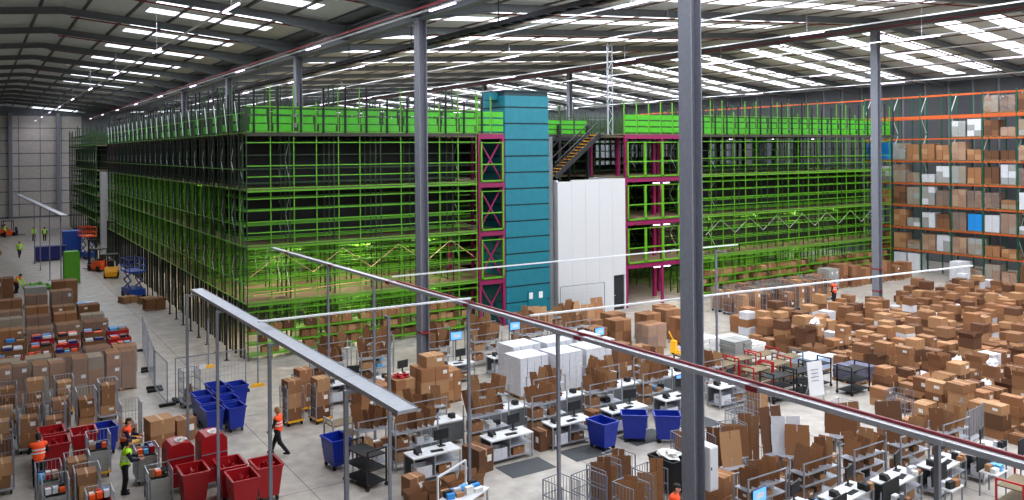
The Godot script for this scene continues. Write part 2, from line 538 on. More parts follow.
func roof() -> void:
	var c := setting("ceiling")
	var spans := [[0, 0, 0], [1, 8.5, 15.6], [2, 22.5, 52.0], [3, 58.5, 77.5]]
	for s in spans:
		var xa: float = KNOT_X[s[0]]
		var xb: float = KNOT_X[s[0] + 1]
		var k := 0.55
		var sheet := func(x0: float, x1: float, z0: float, z1: float, m: Material, called: String) -> void:
			var o := MeshInstance3D.new()
			o.name = called
			o.mesh = cube
			o.material_override = m
			o.transform = along(Vector3(x0, soffit(x0) + k, (z0 + z1) / 2), Vector3(x1, soffit(x1) + k, (z0 + z1) / 2), z1 - z0, 0.06)
			c.add_child(o, true)
		if s[2] == 0:
			sheet.call(xa, xb, BACK, FRONT, M.roof_sheet, "roof_sheet")
		else:
			sheet.call(xa, s[1], BACK, FRONT, M.roof_sheet, "roof_sheet")
			sheet.call(s[2], xb, BACK, FRONT, M.roof_sheet, "roof_sheet")
			var z := FRONT
			for b in 20:
				for q in [6.25, 3.0]:
					var zc: float = 0.0 - 9.25 * b + q
					sheet.call(s[1], s[2], zc + 0.8, z, M.roof_sheet, "roof_sheet")
					sheet.call(s[1], s[2], zc - 0.8, zc + 0.8, M.skylight, "rooflight")
					z = zc - 0.8
				var xm: float = (s[1] + s[2]) / 2
				# daylight through the two rooflights of this bay
				if b < 15:
					for q in [6.25, 3.0]:
						area(c, Vector3(xm, soffit(xm) + k - 0.12 - absf(soffit(s[1]) - soffit(s[2])) / 2, -9.25 * b + q), s[2] - s[1], 1.3, SKY_POWER * (s[2] - s[1]) / 30.0, Color(0.93, 0.96, 1.0))
			sheet.call(s[1], s[2], BACK, z, M.roof_sheet, "roof_sheet")
		# purlins, pipe runs
		var n := int((xb - xa) / (2.9 if s[0] > 1 else 2.2))
		for i in n:
			var x := lerpf(xa, xb, (i + 0.5) / n)
			box(c, "purlin", M.purlin if s[0] > 1 else M.purlin_dark, Vector3(x, soffit(x) + k - 0.08, -81.5), Vector3(0.05 if s[0] > 1 else 0.16, 0.1, 186))
		for b in 19:
			var zr := 9.25 - 9.25 * b
			var mb := MB.new()
			var a := Vector3(xa, soffit(xa), zr)
			var d := Vector3(xb, soffit(xb), zr)
			mb.bar(a + Vector3.UP * 0.19, d + Vector3.UP * 0.19, 0.03, 0.36).bar(a, d, 0.26, 0.03).bar(a + Vector3.UP * 0.38, d + Vector3.UP * 0.38, 0.26, 0.03)
			if s[0] in [1, 2]:
				var sg := -1.0 if s[0] == 1 else 1.0
				var hx: float = 18.45 + sg * 4.5
				mb.bar(Vector3(18.45, 17.95, zr), Vector3(hx, soffit(hx), zr), 0.28, 0.04)
				mb.prism(PackedVector2Array([Vector2(18.45, 17.95), Vector2(hx, soffit(hx)), Vector2(18.45, 18.5)]), zr - 0.015, zr + 0.015)
			part(c, "rafter", mb.done(), M.steel_dark)
		for b in 9:
			if s[0] > 0:
				var zp := -20.0 - 9.25 * b
				bar(c, "sprinkler_pipe", M.pipe_red, Vector3(xa + 0.6, soffit(xa + 0.6) + 0.1, zp), Vector3(xb - 0.6, soffit(xb - 0.6) + 0.1, zp), 0.07)
	# long girders over the column lines
	var g := MB.new()
	g.box(Vector3(0, 0, 0), Vector3(0.5, 0.06, 186)).box(Vector3(0, 0.8, 0), Vector3(0.5, 0.06, 186)).box(Vector3(0, 0.4, 0), Vector3(0.05, 0.8, 186))
	var gm := g.done()
	part(c, "valley_girder", gm, M.steel_dark, Vector3(18.45, 17.95, -81.5))
	part(c, "ridge_girder", gm, M.steel_dark, Vector3(55.4, 20.0, -81.5), Vector3(1, 0.7, 1))
	box(c, "gutter_casing", M.steel_dark, Vector3(18.45, 19.0, -81.5), Vector3(2.4, 0.1, 186))
	bar(c, "sprinkler_main", M.pipe_red, Vector3(17.2, 18.05, 8), Vector3(17.2, 18.05, -170), 0.08)
	bar(c, "sprinkler_main", M.pipe_red, Vector3(54.2, 20.0, 8), Vector3(54.2, 20.0, -170), 0.08)
	var d := thing("cable_ladder", "black cable ladder slung beneath the roof along the line of grey columns", "cable ladder")
	for s in [-0.25, 0.25]:
		bar(d, "side_rail", M.black, Vector3(20.5 + s, 17.35, 8), Vector3(20.5 + s, 17.35, -165), 0.06, 0.2)
	var rungs := []
	for i in 170:
		rungs.append(tbox(Vector3(20.5, 17.3, 7 - i), Vector3(0.5, 0.05, 0.25)))
	many(d, "rung", M.black, rungs)
	for i in 17:
		bar(d, "hanger_rod", M.black, Vector3(20.5, 17.4, 4 - 9.25 * i), Vector3(20.5, 18.9, 4 - 9.25 * i), 0.04)

func roof_lamps() -> void:
	var rows := [[9.0, 17.6], [17.6, 18.0], [26.5, 18.5], [33.6, 18.5], [42.7, 18.5], [50.7, 18.5], [58.0, 18.5], [66.5, 18.3], [74.0, 17.7]]
	for i in rows.size():
		var x: float = rows[i][0]
		var y: float = rows[i][1]
		var t := thing("light_trunking", "%s pale strip of ceiling light trunking counted from the wall side at left" % ORD[i], "light", Vector3(x, y, 0), 0.0, "ceiling light trunking runs")
		box(t, "trunking", M.white_metal, Vector3(0, 0, -80), Vector3(0.09, 0.07, 172))
		for k in 11:
			var z := -1.6 - 17.0 * k + (i % 3) * 2.5
			box(t, "lamp", M.led, Vector3(0, -0.065, z), Vector3(0.1, 0.06, 2.4))
			area(t, Vector3(0, -0.11, z), 0.1, 2.4, LED_POWER, Color(0.96, 0.92, 1.0))
			bar(t, "hanger", M.steel_light, Vector3(0, 0.03, z), Vector3(0, soffit(x) - y + 0.5, z), 0.02)

func columns() -> void:
	var mb := MB.new().box(Vector3(-0.2, 0.5, 0), Vector3(0.04, 1, 0.55)).box(Vector3(0.2, 0.5, 0), Vector3(0.04, 1, 0.55)).box(Vector3(0, 0.5, 0), Vector3(0.36, 1, 0.04))
	var m := mb.done()
	var spots := [[18.45, -0.2, 18.0], [18.45, -18.6, 18.0], [18.45, -37.0, 18.0], [18.45, -55.6, 18.0], [18.45, -74.0, 18.0], [18.45, -92.5, 18.0], [55.4, -18.6, 20.0], [55.4, -37.0, 20.0], [55.4, -74.4, 20.0], [55.4, -92.8, 20.0]]
	var words := ["just outside the picture", "nearest, largest, in front of the packing benches", "rising in front of the lime shelving by tan cartons", "above the lime shelving top tier", "above far lime shelving", "beyond far lime shelving", "outside the picture by cartons", "standing at the far edge of the carton sea", "tall thin, behind the teal lift shaft", "farthest behind the teal lift shaft"]
	for i in spots.size():
		var s: Array = spots[i]
		if i in [0, 6]:
			continue
		var t := thing("steel_column", "grey steel H column " + words[i], "column", Vector3(s[0], 0, s[1]), 0.0, "grey roof columns")
		part(t, "shaft", m, M.steel_column, Vector3.ZERO, Vector3(1, s[2], 1))
		box(t, "base_plate", M.steel_column, Vector3(0, 0.02, 0), Vector3(0.7, 0.04, 0.8))
		box(t, "cap_plate", M.steel_column, Vector3(0, s[2] - 0.02, 0), Vector3(0.6, 0.04, 0.7))
		if i in [2, 7]:
			for y in [1.0, 2.6]:
				box(t, "reflective_band", M.pipe_red if i > 1 else M.white_metal, Vector3(0, y, 0), Vector3(0.47, 0.09, 0.58))

# ---------------------------------------------------------------- lime shelving
const ZF := -46.5
const STOREY := 3.15

func shelf_block(called: String, label: String, x0: float, x1: float, deep: float) -> Node3D:
	var t := thing(called, label, "shelving")
	var n := int(round((x1 - x0) / 1.33))
	var w := (x1 - x0) / n
	for i in n + 1:
		var x := x0 + w * i
		bar(t, "upright", M.lime if i % 6 else M.green_post, Vector3(x, 0, ZF), Vector3(x, 15.3 if i % 3 else 14.4, ZF), 0.055, 0.055)
		bar(t, "head_post", M.black_soft, Vector3(x + 0.4, 12.6, ZF + 0.12), Vector3(x + 0.4, r(14.6, 15.5), ZF + 0.12), 0.09)
	var runs := maxi(1, int(round((x1 - x0) / 5.3)))
	for s in 5:
		for y in ([0.3, 0.9, 1.5, 2.1, 2.7] if s == 0 else [0.05, 0.75, 1.35, 2.0, 2.62] if s < 3 else [0.05, 0.7, 1.3, 2.6]):
			if s == 4 and y > 0.4:
				continue
			for k in runs:
				var a := lerpf(x0, x1, k / float(runs))
				var b := lerpf(x0, x1, (k + 1) / float(runs))
				box(t, "shelf_beam", M.lime, Vector3((a + b) / 2, STOREY * s + y, ZF + 0.05), Vector3(b - a - 0.02, 0.06, 0.04))
	for s in [1, 2, 3, 4]:
		box(t, "deck", M.deck, Vector3((x0 + x1) / 2, STOREY * s - 0.06, ZF - deep / 2), Vector3(x1 - x0, 0.08, deep))
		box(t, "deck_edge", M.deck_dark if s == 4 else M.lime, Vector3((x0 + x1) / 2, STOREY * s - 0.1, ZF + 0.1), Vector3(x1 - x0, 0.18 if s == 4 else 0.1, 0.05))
	for lv in 3:
		box(t, "shelf_board", M.lime, Vector3((x0 + x1) / 2, 0.31 + 0.6 * lv, ZF - 0.4), Vector3(x1 - x0 - 0.1, 0.03, 0.74))
	for i in n:
		for y in [12.7, 13.14, 13.58]:
			box(t, "guard_panel", M.lime_sheet, Vector3(x0 + w * (i + 0.5) + r(-0.05, 0.05), y + 0.19, ZF + 0.07), Vector3(w - r(0.1, 0.5), 0.38 - (0.1 if y > 13.5 else 0.0), 0.02))
	box(t, "top_rail", M.lime, Vector3((x0 + x1) / 2, 14.05, ZF + 0.05), Vector3(x1 - x0, 0.06, 0.05))
	return t

func rows_behind(t: Node3D, x0: float, x1: float, zs: Array, open_from := 0.0, closed := []) -> void:  # closed: tiers that get the added darkening sheets
	# the rows of shelving behind the face; the ground tier may stand open beside the aisle
	var beams := []
	var dark := []
	var posts := []
	var braces := []
	var shade_sheets := []
	for j in zs.size():
		var z: float = zs[j]
		for s in 5:
			for y in ([0.3, 1.1, 1.9, 2.6] if s < 4 else [0.3, 0.9, 1.5]):
				for dz in [0.0, -0.8]:
					var xa := x0 + (open_from if s == 0 else 0.0)
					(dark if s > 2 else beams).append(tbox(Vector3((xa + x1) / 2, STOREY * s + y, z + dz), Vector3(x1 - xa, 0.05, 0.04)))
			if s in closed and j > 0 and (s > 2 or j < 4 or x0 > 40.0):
				# added near-black sheets that stand in for the shade inside these tiers
				shade_sheets.append(tbox(Vector3((x0 + x1) / 2 + 0.4, STOREY * s + 1.45, z - 0.4), Vector3(x1 - x0 - 0.8, 2.8, 0.02)))
		var n := int((x1 - x0) / 2.66)
		for i in n + 1:
			var x := minf(x0 + 2.66 * i, x1)
			var hi := r(13.6, 15.6)
			for dz in [0.0, -0.8]:
				posts.append(tbox(Vector3(x, hi / 2, z + dz), Vector3(0.07, hi, 0.07)))
			for s in 4:
				if i < 2 and s > 0:
					var y0 := STOREY * s + 0.4
					braces.append(along(Vector3(x, y0, z), Vector3(x, y0 + 1.2, z - 0.8), 0.03, 0.03))
					braces.append(along(Vector3(x, y0 + 1.2, z - 0.8), Vector3(x, y0 + 2.4, z), 0.03, 0.03))
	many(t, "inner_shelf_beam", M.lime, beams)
	many(t, "shade_toned_beam", M.green_post, dark)  # upper tier beams painted dark green to carry the shade up there
	many(t, "inner_upright", M.green_post, posts)  # inner posts also painted dark, shade put into their colour
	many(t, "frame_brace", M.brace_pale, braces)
	if shade_sheets:
		many(t, "added_shade_sheet", M.interior_shade, shade_sheets)

func mezzanine() -> void:
	var zs := []
	for j in range(1, 24):
		zs.append(ZF - 2.45 * j)
	var a := shelf_block("shelving_block", "lime green multi-tier shelving block between the hall's aisle and the teal lift shaft", 12.5, 27.1, 58.5)
	zs.insert(0, ZF - 0.8)
	rows_behind(a, 12.5, 27.1, zs, 4.0, [2, 3])
	# rails and posts on the long side that faces the aisle
	for s in [1, 2, 3, 4]:
		for y in [0.0, 1.1]:
			bar(a, "guard_rail", M.lime, Vector3(12.42, STOREY * s + y, ZF), Vector3(12.42, STOREY * s + y, ZF - 58.5), 0.04 if y > 0.1 else 0.07, 0.04)
	for i in 23:
		var z := ZF - 2.45 * i - 1.2
		for dz in [0.0, -1.2]:
			bar(a, "side_post", M.black_soft, Vector3(12.45, 0, z + dz), Vector3(12.45, 3.1, z + dz), 0.1)
			bar(a, "side_post", M.lime if dz == 0.0 else M.green_post, Vector3(12.45, 3.1, z + dz), Vector3(12.45, 9.4, z + dz), 0.06)
			bar(a, "side_post", M.black_soft, Vector3(12.45, 9.4, z + dz), Vector3(12.45, r(14.6, 15.6), z + dz), 0.09)
		bar(a, "side_brace", M.brace_pale, Vector3(12.36, 12.7, z), Vector3(12.36, 14.4, z - 0.7), 0.04)
		box(a, "side_guard_panel", M.lime_sheet, Vector3(12.4, 12.95, z - 0.6), Vector3(0.02, 0.42, 1.0))
		if i % 2 == 0:
			box(a, "side_guard_panel", M.lime_sheet, Vector3(12.4, 13.5, z - 0.6), Vector3(0.02, 0.42, 1.0))
	# cream braces in the bright second tier
	for i in 4:
		var x := 12.7 + 3.6 * i
		bar(a, "cross_brace", M.brace_cream, Vector3(x, 4.6, ZF - 0.2), Vector3(x + 1.8, 5.85, ZF - 0.2), 0.09, 0.03)
		bar(a, "cross_brace", M.brace_cream, Vector3(x + 3.6, 4.6, ZF - 0.2), Vector3(x + 1.8, 5.85, ZF - 0.2), 0.09, 0.03)
		if i < 3:
			bar(a, "tie_rod", M.brace_cream, Vector3(x + 0.2, 3.55 + 0.12 * i, ZF - 0.25), Vector3(x + 3.5, 3.67 + 0.12 * i, ZF - 0.25), 0.06, 0.03)
	var b := shelf_block("shelving_block", "lime green multi-tier shelving block between the magenta frames and the orange pallet racking", 47.0, 71.7, 30.0)
	var zb := [ZF - 0.8]
	for j in range(1, 12):
		zb.append(ZF - 2.45 * j)
	rows_behind(b, 47.0, 71.7, zb, 0.0, [1, 2])
	for i in 7:
		var x := 48.0 + 3.3 * i
		bar(b, "cross_brace", M.brace_pale, Vector3(x, 4.75, ZF - 0.3), Vector3(x + 1.65, 5.85, ZF - 0.3), 0.06, 0.03)
		bar(b, "cross_brace", M.brace_pale, Vector3(x + 3.3, 4.75, ZF - 0.3), Vector3(x + 1.65, 5.85, ZF - 0.3), 0.06, 0.03)
	# the middle block that stands behind the lift shaft and the enclosure
	var mid := thing("shelving_block", "dark green shelving block seen behind the magenta frames and teal lift shaft", "shelving")
	var zm := []
	for j in 10:
		zm.append(-54.0 - 4.9 * j)
	for s in [1, 2, 3, 4]:
		box(mid, "deck", M.deck, Vector3(37.05, STOREY * s - 0.06, -78.5), Vector3(19.7, 0.08, 49.5))
	rows_behind(mid, 27.3, 46.8, zm, 0.0, [0, 1, 2, 3])
	# the far block beyond the gap in the long side
	var c := thing("shelving_block", "distant dark green shelving block at the far end of the aisle beyond the white pier", "shelving")
	for s in [1, 2, 3, 4]:
		box(c, "deck", M.deck, Vector3(19.5, STOREY * s - 0.06, -132), Vector3(14, 0.08, 36))
		for y in [0.05, 1.15]:
			bar(c, "guard_rail", M.lime, Vector3(12.42, STOREY * s + y, -114), Vector3(12.42, STOREY * s + y, -150), 0.06)
	var zc := []
	for j in 15:
		zc.append(-114.5 - 2.45 * j)
	rows_behind(c, 12.5, 20.5, zc, 2.0, [1, 2, 3])
	for i in 8:
		bar(c, "side_post", M.green_post, Vector3(12.45, 0, -114 - 5 * i), Vector3(12.45, 15, -114 - 5 * i), 0.1)
	# white pier and magenta frame in the gap
	var p := thing("white_pier", "tall narrow white pier in the gap of the green shelving", "pier", Vector3(12.9, 0, -107.6))
	box(p, "casing", M.white_wall, Vector3(0, 4.7, 0), Vector3(1.5, 9.4, 1.2))
	for i in 5:
		box(p, "seam_cover", M.steel_light, Vector3(-0.76, 1.0 + 1.9 * i, 0), Vector3(0.03, 0.05, 1.2))
	var q := thing("magenta_frame", "distant magenta steel frame beside the white pier", "steel frame", Vector3(13.9, 0, -106.0))
	for z in [0.0, -6.2]:
		bar(q, "post", M.magenta, Vector3(0, 0, z), Vector3(0, 12.6, z), 0.25)
	for s in [3, 4]:
		bar(q, "beam", M.magenta, Vector3(0, STOREY * s - 0.15, 0), Vector3(0, STOREY * s - 0.15, -6.2), 0.25)
	bar(q, "brace", M.magenta, Vector3(0, 6.5, 0), Vector3(0, 9.2, -6.2), 0.1)
	shelf_and_fill_lamps()
	shelf_stock()
	towers()

func shelf_and_fill_lamps() -> void:
	var n := 0
	for s in [0, 1, 2, 3]:
		for zi in ([0, 1, 2, 3, 4, 5, 6, 7] if s < 3 else [1]):  # lamps in the deeper aisles are added to brighten the long side
			if s == 2 and zi in [0, 2]:
				continue
			for x in ([15.5, 20.0, 24.5, 49.5, 55.0, 60.5, 66.0] if zi < 2 else [15.0, 21.0]):
				var z: float = ZF - 1.65 - (2.45 if zi < 3 else 7.0) * zi
				var t := thing("shelf_and_fill_lamp", "thin strip or fill lamp under %s tier of lime shelving, %s aisle in, %s along" % [["ground", "second", "third", "fourth"][s], ORD[zi], ORD[int((x - 12.0) / 3.0)]], "lamp", Vector3(x, STOREY * (s + 1) - 0.3, z), 0.0, "strip lamps in the shelving")
				var lw := 1.2 if s < 2 else 0.35
				box(t, "housing", M.white_metal, Vector3(0, 0.04, 0), Vector3(lw + 0.05, 0.05, 0.1))
				box(t, "tube", M.led, Vector3(0, -0.01, 0), Vector3(lw, 0.05, 0.06))
				area(t, Vector3(0, -0.05, 0), lw, 0.08, SHELF_POWER * [1.1, 1.7 if zi < 3 else 0.9, 0.5 if zi > 2 else 0.1, 0.1][s], Color(1.0, 0.95, 0.8))
				n += 1

func shelf_stock() -> void:
	# cartons on the ground tier shelves
	var k := 0
	for side in [[12.7, 26.9, "left"], [47.2, 71.4, "right"]]:
		for lv in 3:
			var x: float = side[0]
			var i := 0
			while x < side[1] - 0.6:
				var w := r(0.42, 0.75)
				if rng.randf() < (0.75 if side[2] == "right" else 0.62):
					var where: String = "aisle-side block" if side[2] == "left" else "rack-side block"
					var nth := "slot %s along" % (ORD[i] if i < 30 else "thirtieth plus " + ORD[i - 30])
					carton(Vector3(x + w / 2, 0.34 + 0.6 * lv, ZF - 0.4), Vector3(w * 0.93, r(0.3, 0.45), 0.5), r(-0.04, 0.04), "stock carton on lime shelf, %s level up, %s, %s" % [ORD[lv], nth, where], "stock cartons on the ground tier shelves", -1, "stock_carton", false)
				x += w
				i += 1
				k += 1

func towers() -> void:
	# teal lift shaft
	var t := thing("lift_shaft", "tall teal panelled lift shaft with dark horizontal joints", "lift shaft", Vector3(31.05, 0, ZF))
	box(t, "core", M.teal_dark, Vector3(0, 7.7, -1.5), Vector3(3.44, 15.4, 2.94))
	for i in 14:
		var y := 0.1 if i == 0 else 2.3 + 1.08 * (i - 1) - 0.86
		var h := 1.26 if i == 0 else 0.98
		if i == 13:
			h = 0.72
		box(t, "front_panel", M.teal, Vector3(0, y + h / 2, 0.0), Vector3(3.5, h, 0.06))
		box(t, "side_panel", M.teal, Vector3(-1.75, y + h / 2, -1.5), Vector3(0.06, h, 2.94))
	box(t, "roof_cap", M.teal_dark, Vector3(0, 15.45, -1.5), Vector3(3.6, 0.1, 3.1))
	box(t, "corner_post", M.steel_dark, Vector3(1.9, 6.2, -0.1), Vector3(0.3, 12.4, 0.3))
	var d := box(t, "door", M.teal, Vector3(0.7, 1.1, 0.06), Vector3(1.5, 2.1, 0.05))
	d.set_meta("label", "teal access door with two white notices")
	box(t, "notice", M.paper, Vector3(0.15, 1.75, 0.1), Vector3(0.3, 0.42, 0.02))
	box(t, "notice", M.paper, Vector3(0.95, 1.75, 0.1), Vector3(0.3, 0.42, 0.02))
	box(t, "winch_box", M.teal, Vector3(-2.1, 15.1, -1.2), Vector3(0.7, 0.5, 0.8))
	# white enclosure
	var w := thing("white_enclosure", "big plain white boarded enclosure with a dark doorway beside the teal shaft", "enclosure", Vector3(36.4, 0, ZF + 0.1))
	for i in 5:
		box(w, "wall_board", M.white_wall, Vector3(-2.4 + 1.2 * i, 4.7 if i > 0 else 4.65, 0), Vector3(1.19, 9.4 if i > 0 else 9.3, 0.2)) if i != 4 else null
	box(w, "wall_board", M.white_wall, Vector3(2.4, 5.95, 0), Vector3(1.19, 6.9, 0.2))
	box(w, "wall_board", M.white_wall, Vector3(2.93, 1.25, 0), Vector3(0.13, 2.5, 0.2))
	box(w, "wall_board", M.white_wall, Vector3(1.84, 1.25, 0), Vector3(0.07, 2.5, 0.2))
	box(w, "side_board", M.white_wall, Vector3(-2.9, 4.7, -2.0), Vector3(0.18, 9.4, 3.8))
	box(w, "side_board", M.white_wall, Vector3(2.9, 4.7, -2.0), Vector3(0.18, 9.4, 3.8))
	var dr := box(w, "door", M.black_soft, Vector3(2.37, 1.22, -0.02), Vector3(0.98, 2.44, 0.06))
	dr.set_meta("label", "dark grey door standing in the white wall")
	box(w, "handle", M.steel_light, Vector3(2.0, 1.05, 0.04), Vector3(0.12, 0.04, 0.05))
	# black stair above the enclosure
	var s := thing("steel_stair", "black steel staircase with yellow treads above the white enclosure", "staircase", Vector3(36.4, 0, ZF - 0.6))
	for z in [0.0, -1.0]:
		bar(s, "stringer", M.black, Vector3(-2.6, 9.6, z), Vector3(1.4, 12.6, z), 0.06, 0.35)
		bar(s, "handrail", M.black, Vector3(-2.6, 10.6, z), Vector3(1.4, 13.6, z), 0.06)
		for i in 5:
			bar(s, "baluster", M.black, Vector3(-2.6 + i, 9.6 + 0.75 * i, z), Vector3(-2.6 + i, 10.6 + 0.75 * i, z), 0.04)
	for i in 14:
		box(s, "tread", M.yellow, Vector3(-2.5 + 0.29 * i, 9.75 + 0.215 * i, -0.5), Vector3(0.27, 0.04, 0.95))
	box(s, "landing", M.deck_dark, Vector3(2.2, 12.5, -0.5), Vector3(1.6, 0.12, 1.6))
	for x in [-2.9, 0.2, 2.9]:
		bar(s, "post", M.black, Vector3(x, 0.0, -3.4), Vector3(x, 13.4, -3.4), 0.22)
	bar(s, "beam", M.black, Vector3(-2.9, 12.3, -3.4), Vector3(2.9, 12.3, -3.4), 0.25)
	bar(s, "brace", M.black, Vector3(-2.9, 9.6, -3.4), Vector3(0.2, 12.3, -3.4), 0.14)
	bar(s, "brace", M.black, Vector3(0.2, 9.6, -3.4), Vector3(2.9, 12.3, -3.4), 0.14)
	# decks with rails behind the stair
	var gr := thing("grating_landing", "top tier landing with lime guard panels between the teal shaft and magenta frames", "landing", Vector3(36.2, 0, ZF - 4.2))
	box(gr, "deck", M.deck_dark, Vector3(0, 12.5, -1.2), Vector3(6.4, 0.15, 2.4))
	for x in [-3.1, 3.1]:
		bar(gr, "leg", M.black, Vector3(x, 0, -2.2), Vector3(x, 12.45, -2.2), 0.2)
	for i in 5:
		for q in 3:
			box(gr, "guard_panel", M.lime_sheet, Vector3(-2.56 + 1.28 * i, 12.85 + 0.36 * q, 0.05), Vector3(1.1, 0.26, 0.03))
		bar(gr, "post", M.green_post, Vector3(-3.2 + 1.28 * i, 12.5, 0), Vector3(-3.2 + 1.28 * i, 15.0, 0), 0.07)
	# white lattice mast above the enclosure
	var m := thing("lattice_mast", "slim pale lattice mast rising above the white enclosure to the roof", "mast", Vector3(39.25, 12.58, ZF - 1.2))
	for q in [Vector3(-0.2, 0, 0), Vector3(0.2, 0, 0), Vector3(0, 0, -0.35)]:
		bar(m, "leg", M.steel_light, q, q + Vector3.UP * 6.8, 0.05)
	for i in 10:
		bar(m, "lacing", M.steel_light, Vector3(-0.2 if i % 2 else 0.2, 0.68 * i, 0), Vector3(0.2 if i % 2 else -0.2, 0.68 * i + 0.68, 0), 0.03)
	# magenta frames
	magenta("magenta_frame", "magenta steel frame with crossed braces between lime shelving and teal shaft", 27.2, 29.2, [27.3, 29.1], true)
	magenta("magenta_frame", "wide magenta steel frame with lime gates beside the white enclosure", 39.5, 46.6, [39.6, 43.1, 46.4], false)
	# fence panel in front of the white wall
	fence(Vector3(32.9, 0, -45.4), Vector3(36.6, 0, -45.3), "wire fence panel standing in front of the white enclosure", 2.3)

func magenta(called: String, label: String, x0: float, x1: float, posts: Array, braced: bool) -> void:
	var t := thing(called, label, "steel frame", Vector3(0, 0, ZF))
	for x in posts:
		bar(t, "post", M.magenta, Vector3(x, 0, 0), Vector3(x, 12.5, 0), 0.18)
		bar(t, "rear_post", M.magenta, Vector3(x, 0, -4), Vector3(x, 12.4, -4), 0.18)
	for s in [1, 2, 3, 4]:
		var y: float = STOREY * s
		bar(t, "beam", M.magenta, Vector3(x0, y - 0.2, 0.02), Vector3(x1, y - 0.2, 0.02), 0.2, 0.28)
		box(t, "deck", M.deck, Vector3((x0 + x1) / 2, y, -3.2), Vector3(x1 - x0, 0.08, 6.4))
		if s < 4:
			var n := 4 if not braced else 1
			for i in n:
				var a := lerpf(x0 + 0.15, x1 - 0.15, i / float(n))
				var b := lerpf(x0 + 0.15, x1 - 0.15, (i + 1) / float(n))
				var g := MB.new()
				g.bar(Vector3(a, y + 0.08, 0.16), Vector3(b, y + 0.08, 0.16), 0.1).bar(Vector3(a, y + 1.15, 0.16), Vector3(b, y + 1.15, 0.16), 0.08)
				g.bar(Vector3(a + 0.05, y, 0.16), Vector3(a + 0.05, y + 2.6, 0.16), 0.1).bar(Vector3(b - 0.05, y, 0.16), Vector3(b - 0.05, y + 2.6, 0.16), 0.1).bar(Vector3(a, y + 2.55, 0.16), Vector3(b, y + 2.55, 0.16), 0.06)
				part(t, "gate", g.done(), M.lime)
			if not braced:
				var lamp := box(t, "lamp", M.led, Vector3((x0 + x1) / 2 + 0.4, y - 0.5, -0.4), Vector3(1.6, 0.06, 0.1))
				lamp.set_meta("label", "lit strip lamp")
				area(t, Vector3((x0 + x1) / 2 + 0.4, y - 0.56, -0.4), 1.6, 0.1, SHELF_POWER, Color(1, 0.95, 0.9))
		else:
			for i in 6 if not braced else 2:
				var k := 6.0 if not braced else 2.0
				var wd := (x1 - x0) / k
				for q in 3:
					box(t, "guard_panel", M.lime_sheet, Vector3(x0 + wd * (i + 0.5), y + 0.32 + 0.46 * q, 0.05), Vector3(wd - 0.12, 0.36, 0.03))
				bar(t, "guard_post", M.lime, Vector3(x0 + wd * i, y, 0.02), Vector3(x0 + wd * i, y + 2.4, 0.02), 0.07)
	if braced:
		for s in 4:
			var y0 := STOREY * s + 0.1
			bar(t, "brace", M.magenta, Vector3(x0 + 0.15, y0, -0.1), Vector3(x1 - 0.15, y0 + 2.7, -0.1), 0.09)
			bar(t, "brace", M.magenta, Vector3(x1 - 0.15, y0, -0.1), Vector3(x0 + 0.15, y0 + 2.7, -0.1), 0.09)
	else:
		for x in [41.0, 44.6]:
			bar(t, "inner_post", M.magenta, Vector3(x, 0, -2.5), Vector3(x, 12.4, -2.5), 0.24)

func fence(a: Vector3, b: Vector3, label: String, h := 2.0) -> void:
	var t := thing("fence_panel", label, "fence", a)
	var d := b - a
	var f := MB.new()
	f.bar(Vector3(0, 0.1, 0), Vector3(0, h, 0), 0.04).bar(d + Vector3.UP * 0.1, d + Vector3.UP * h, 0.04).bar(Vector3.UP * h, d + Vector3.UP * h, 0.04).bar(Vector3.UP * 0.15, d + Vector3.UP * 0.15, 0.04)
	part(t, "frame", f.done(), M.steel_column)
	var w := []
	var n := int(d.length() / 0.16)
	for i in range(1, n):
		w.append(along(d * i / n + Vector3.UP * 0.15, d * i / n + Vector3.UP * h, 0.008, 0.008))
	for k in 8:
		w.append(along(Vector3.UP * (0.25 + (h - 0.3) * k / 8.0), d + Vector3.UP * (0.25 + (h - 0.3) * k / 8.0), 0.008, 0.008))
	many(t, "wire_mesh", M.steel_light, w)
	for q in [Vector3.ZERO, d]:
		box(t, "foot", M.rubber, q + Vector3(0, 0.06, 0), Vector3(0.7, 0.12, 0.2), Vector3(0, atan2(d.x, d.z), 0))

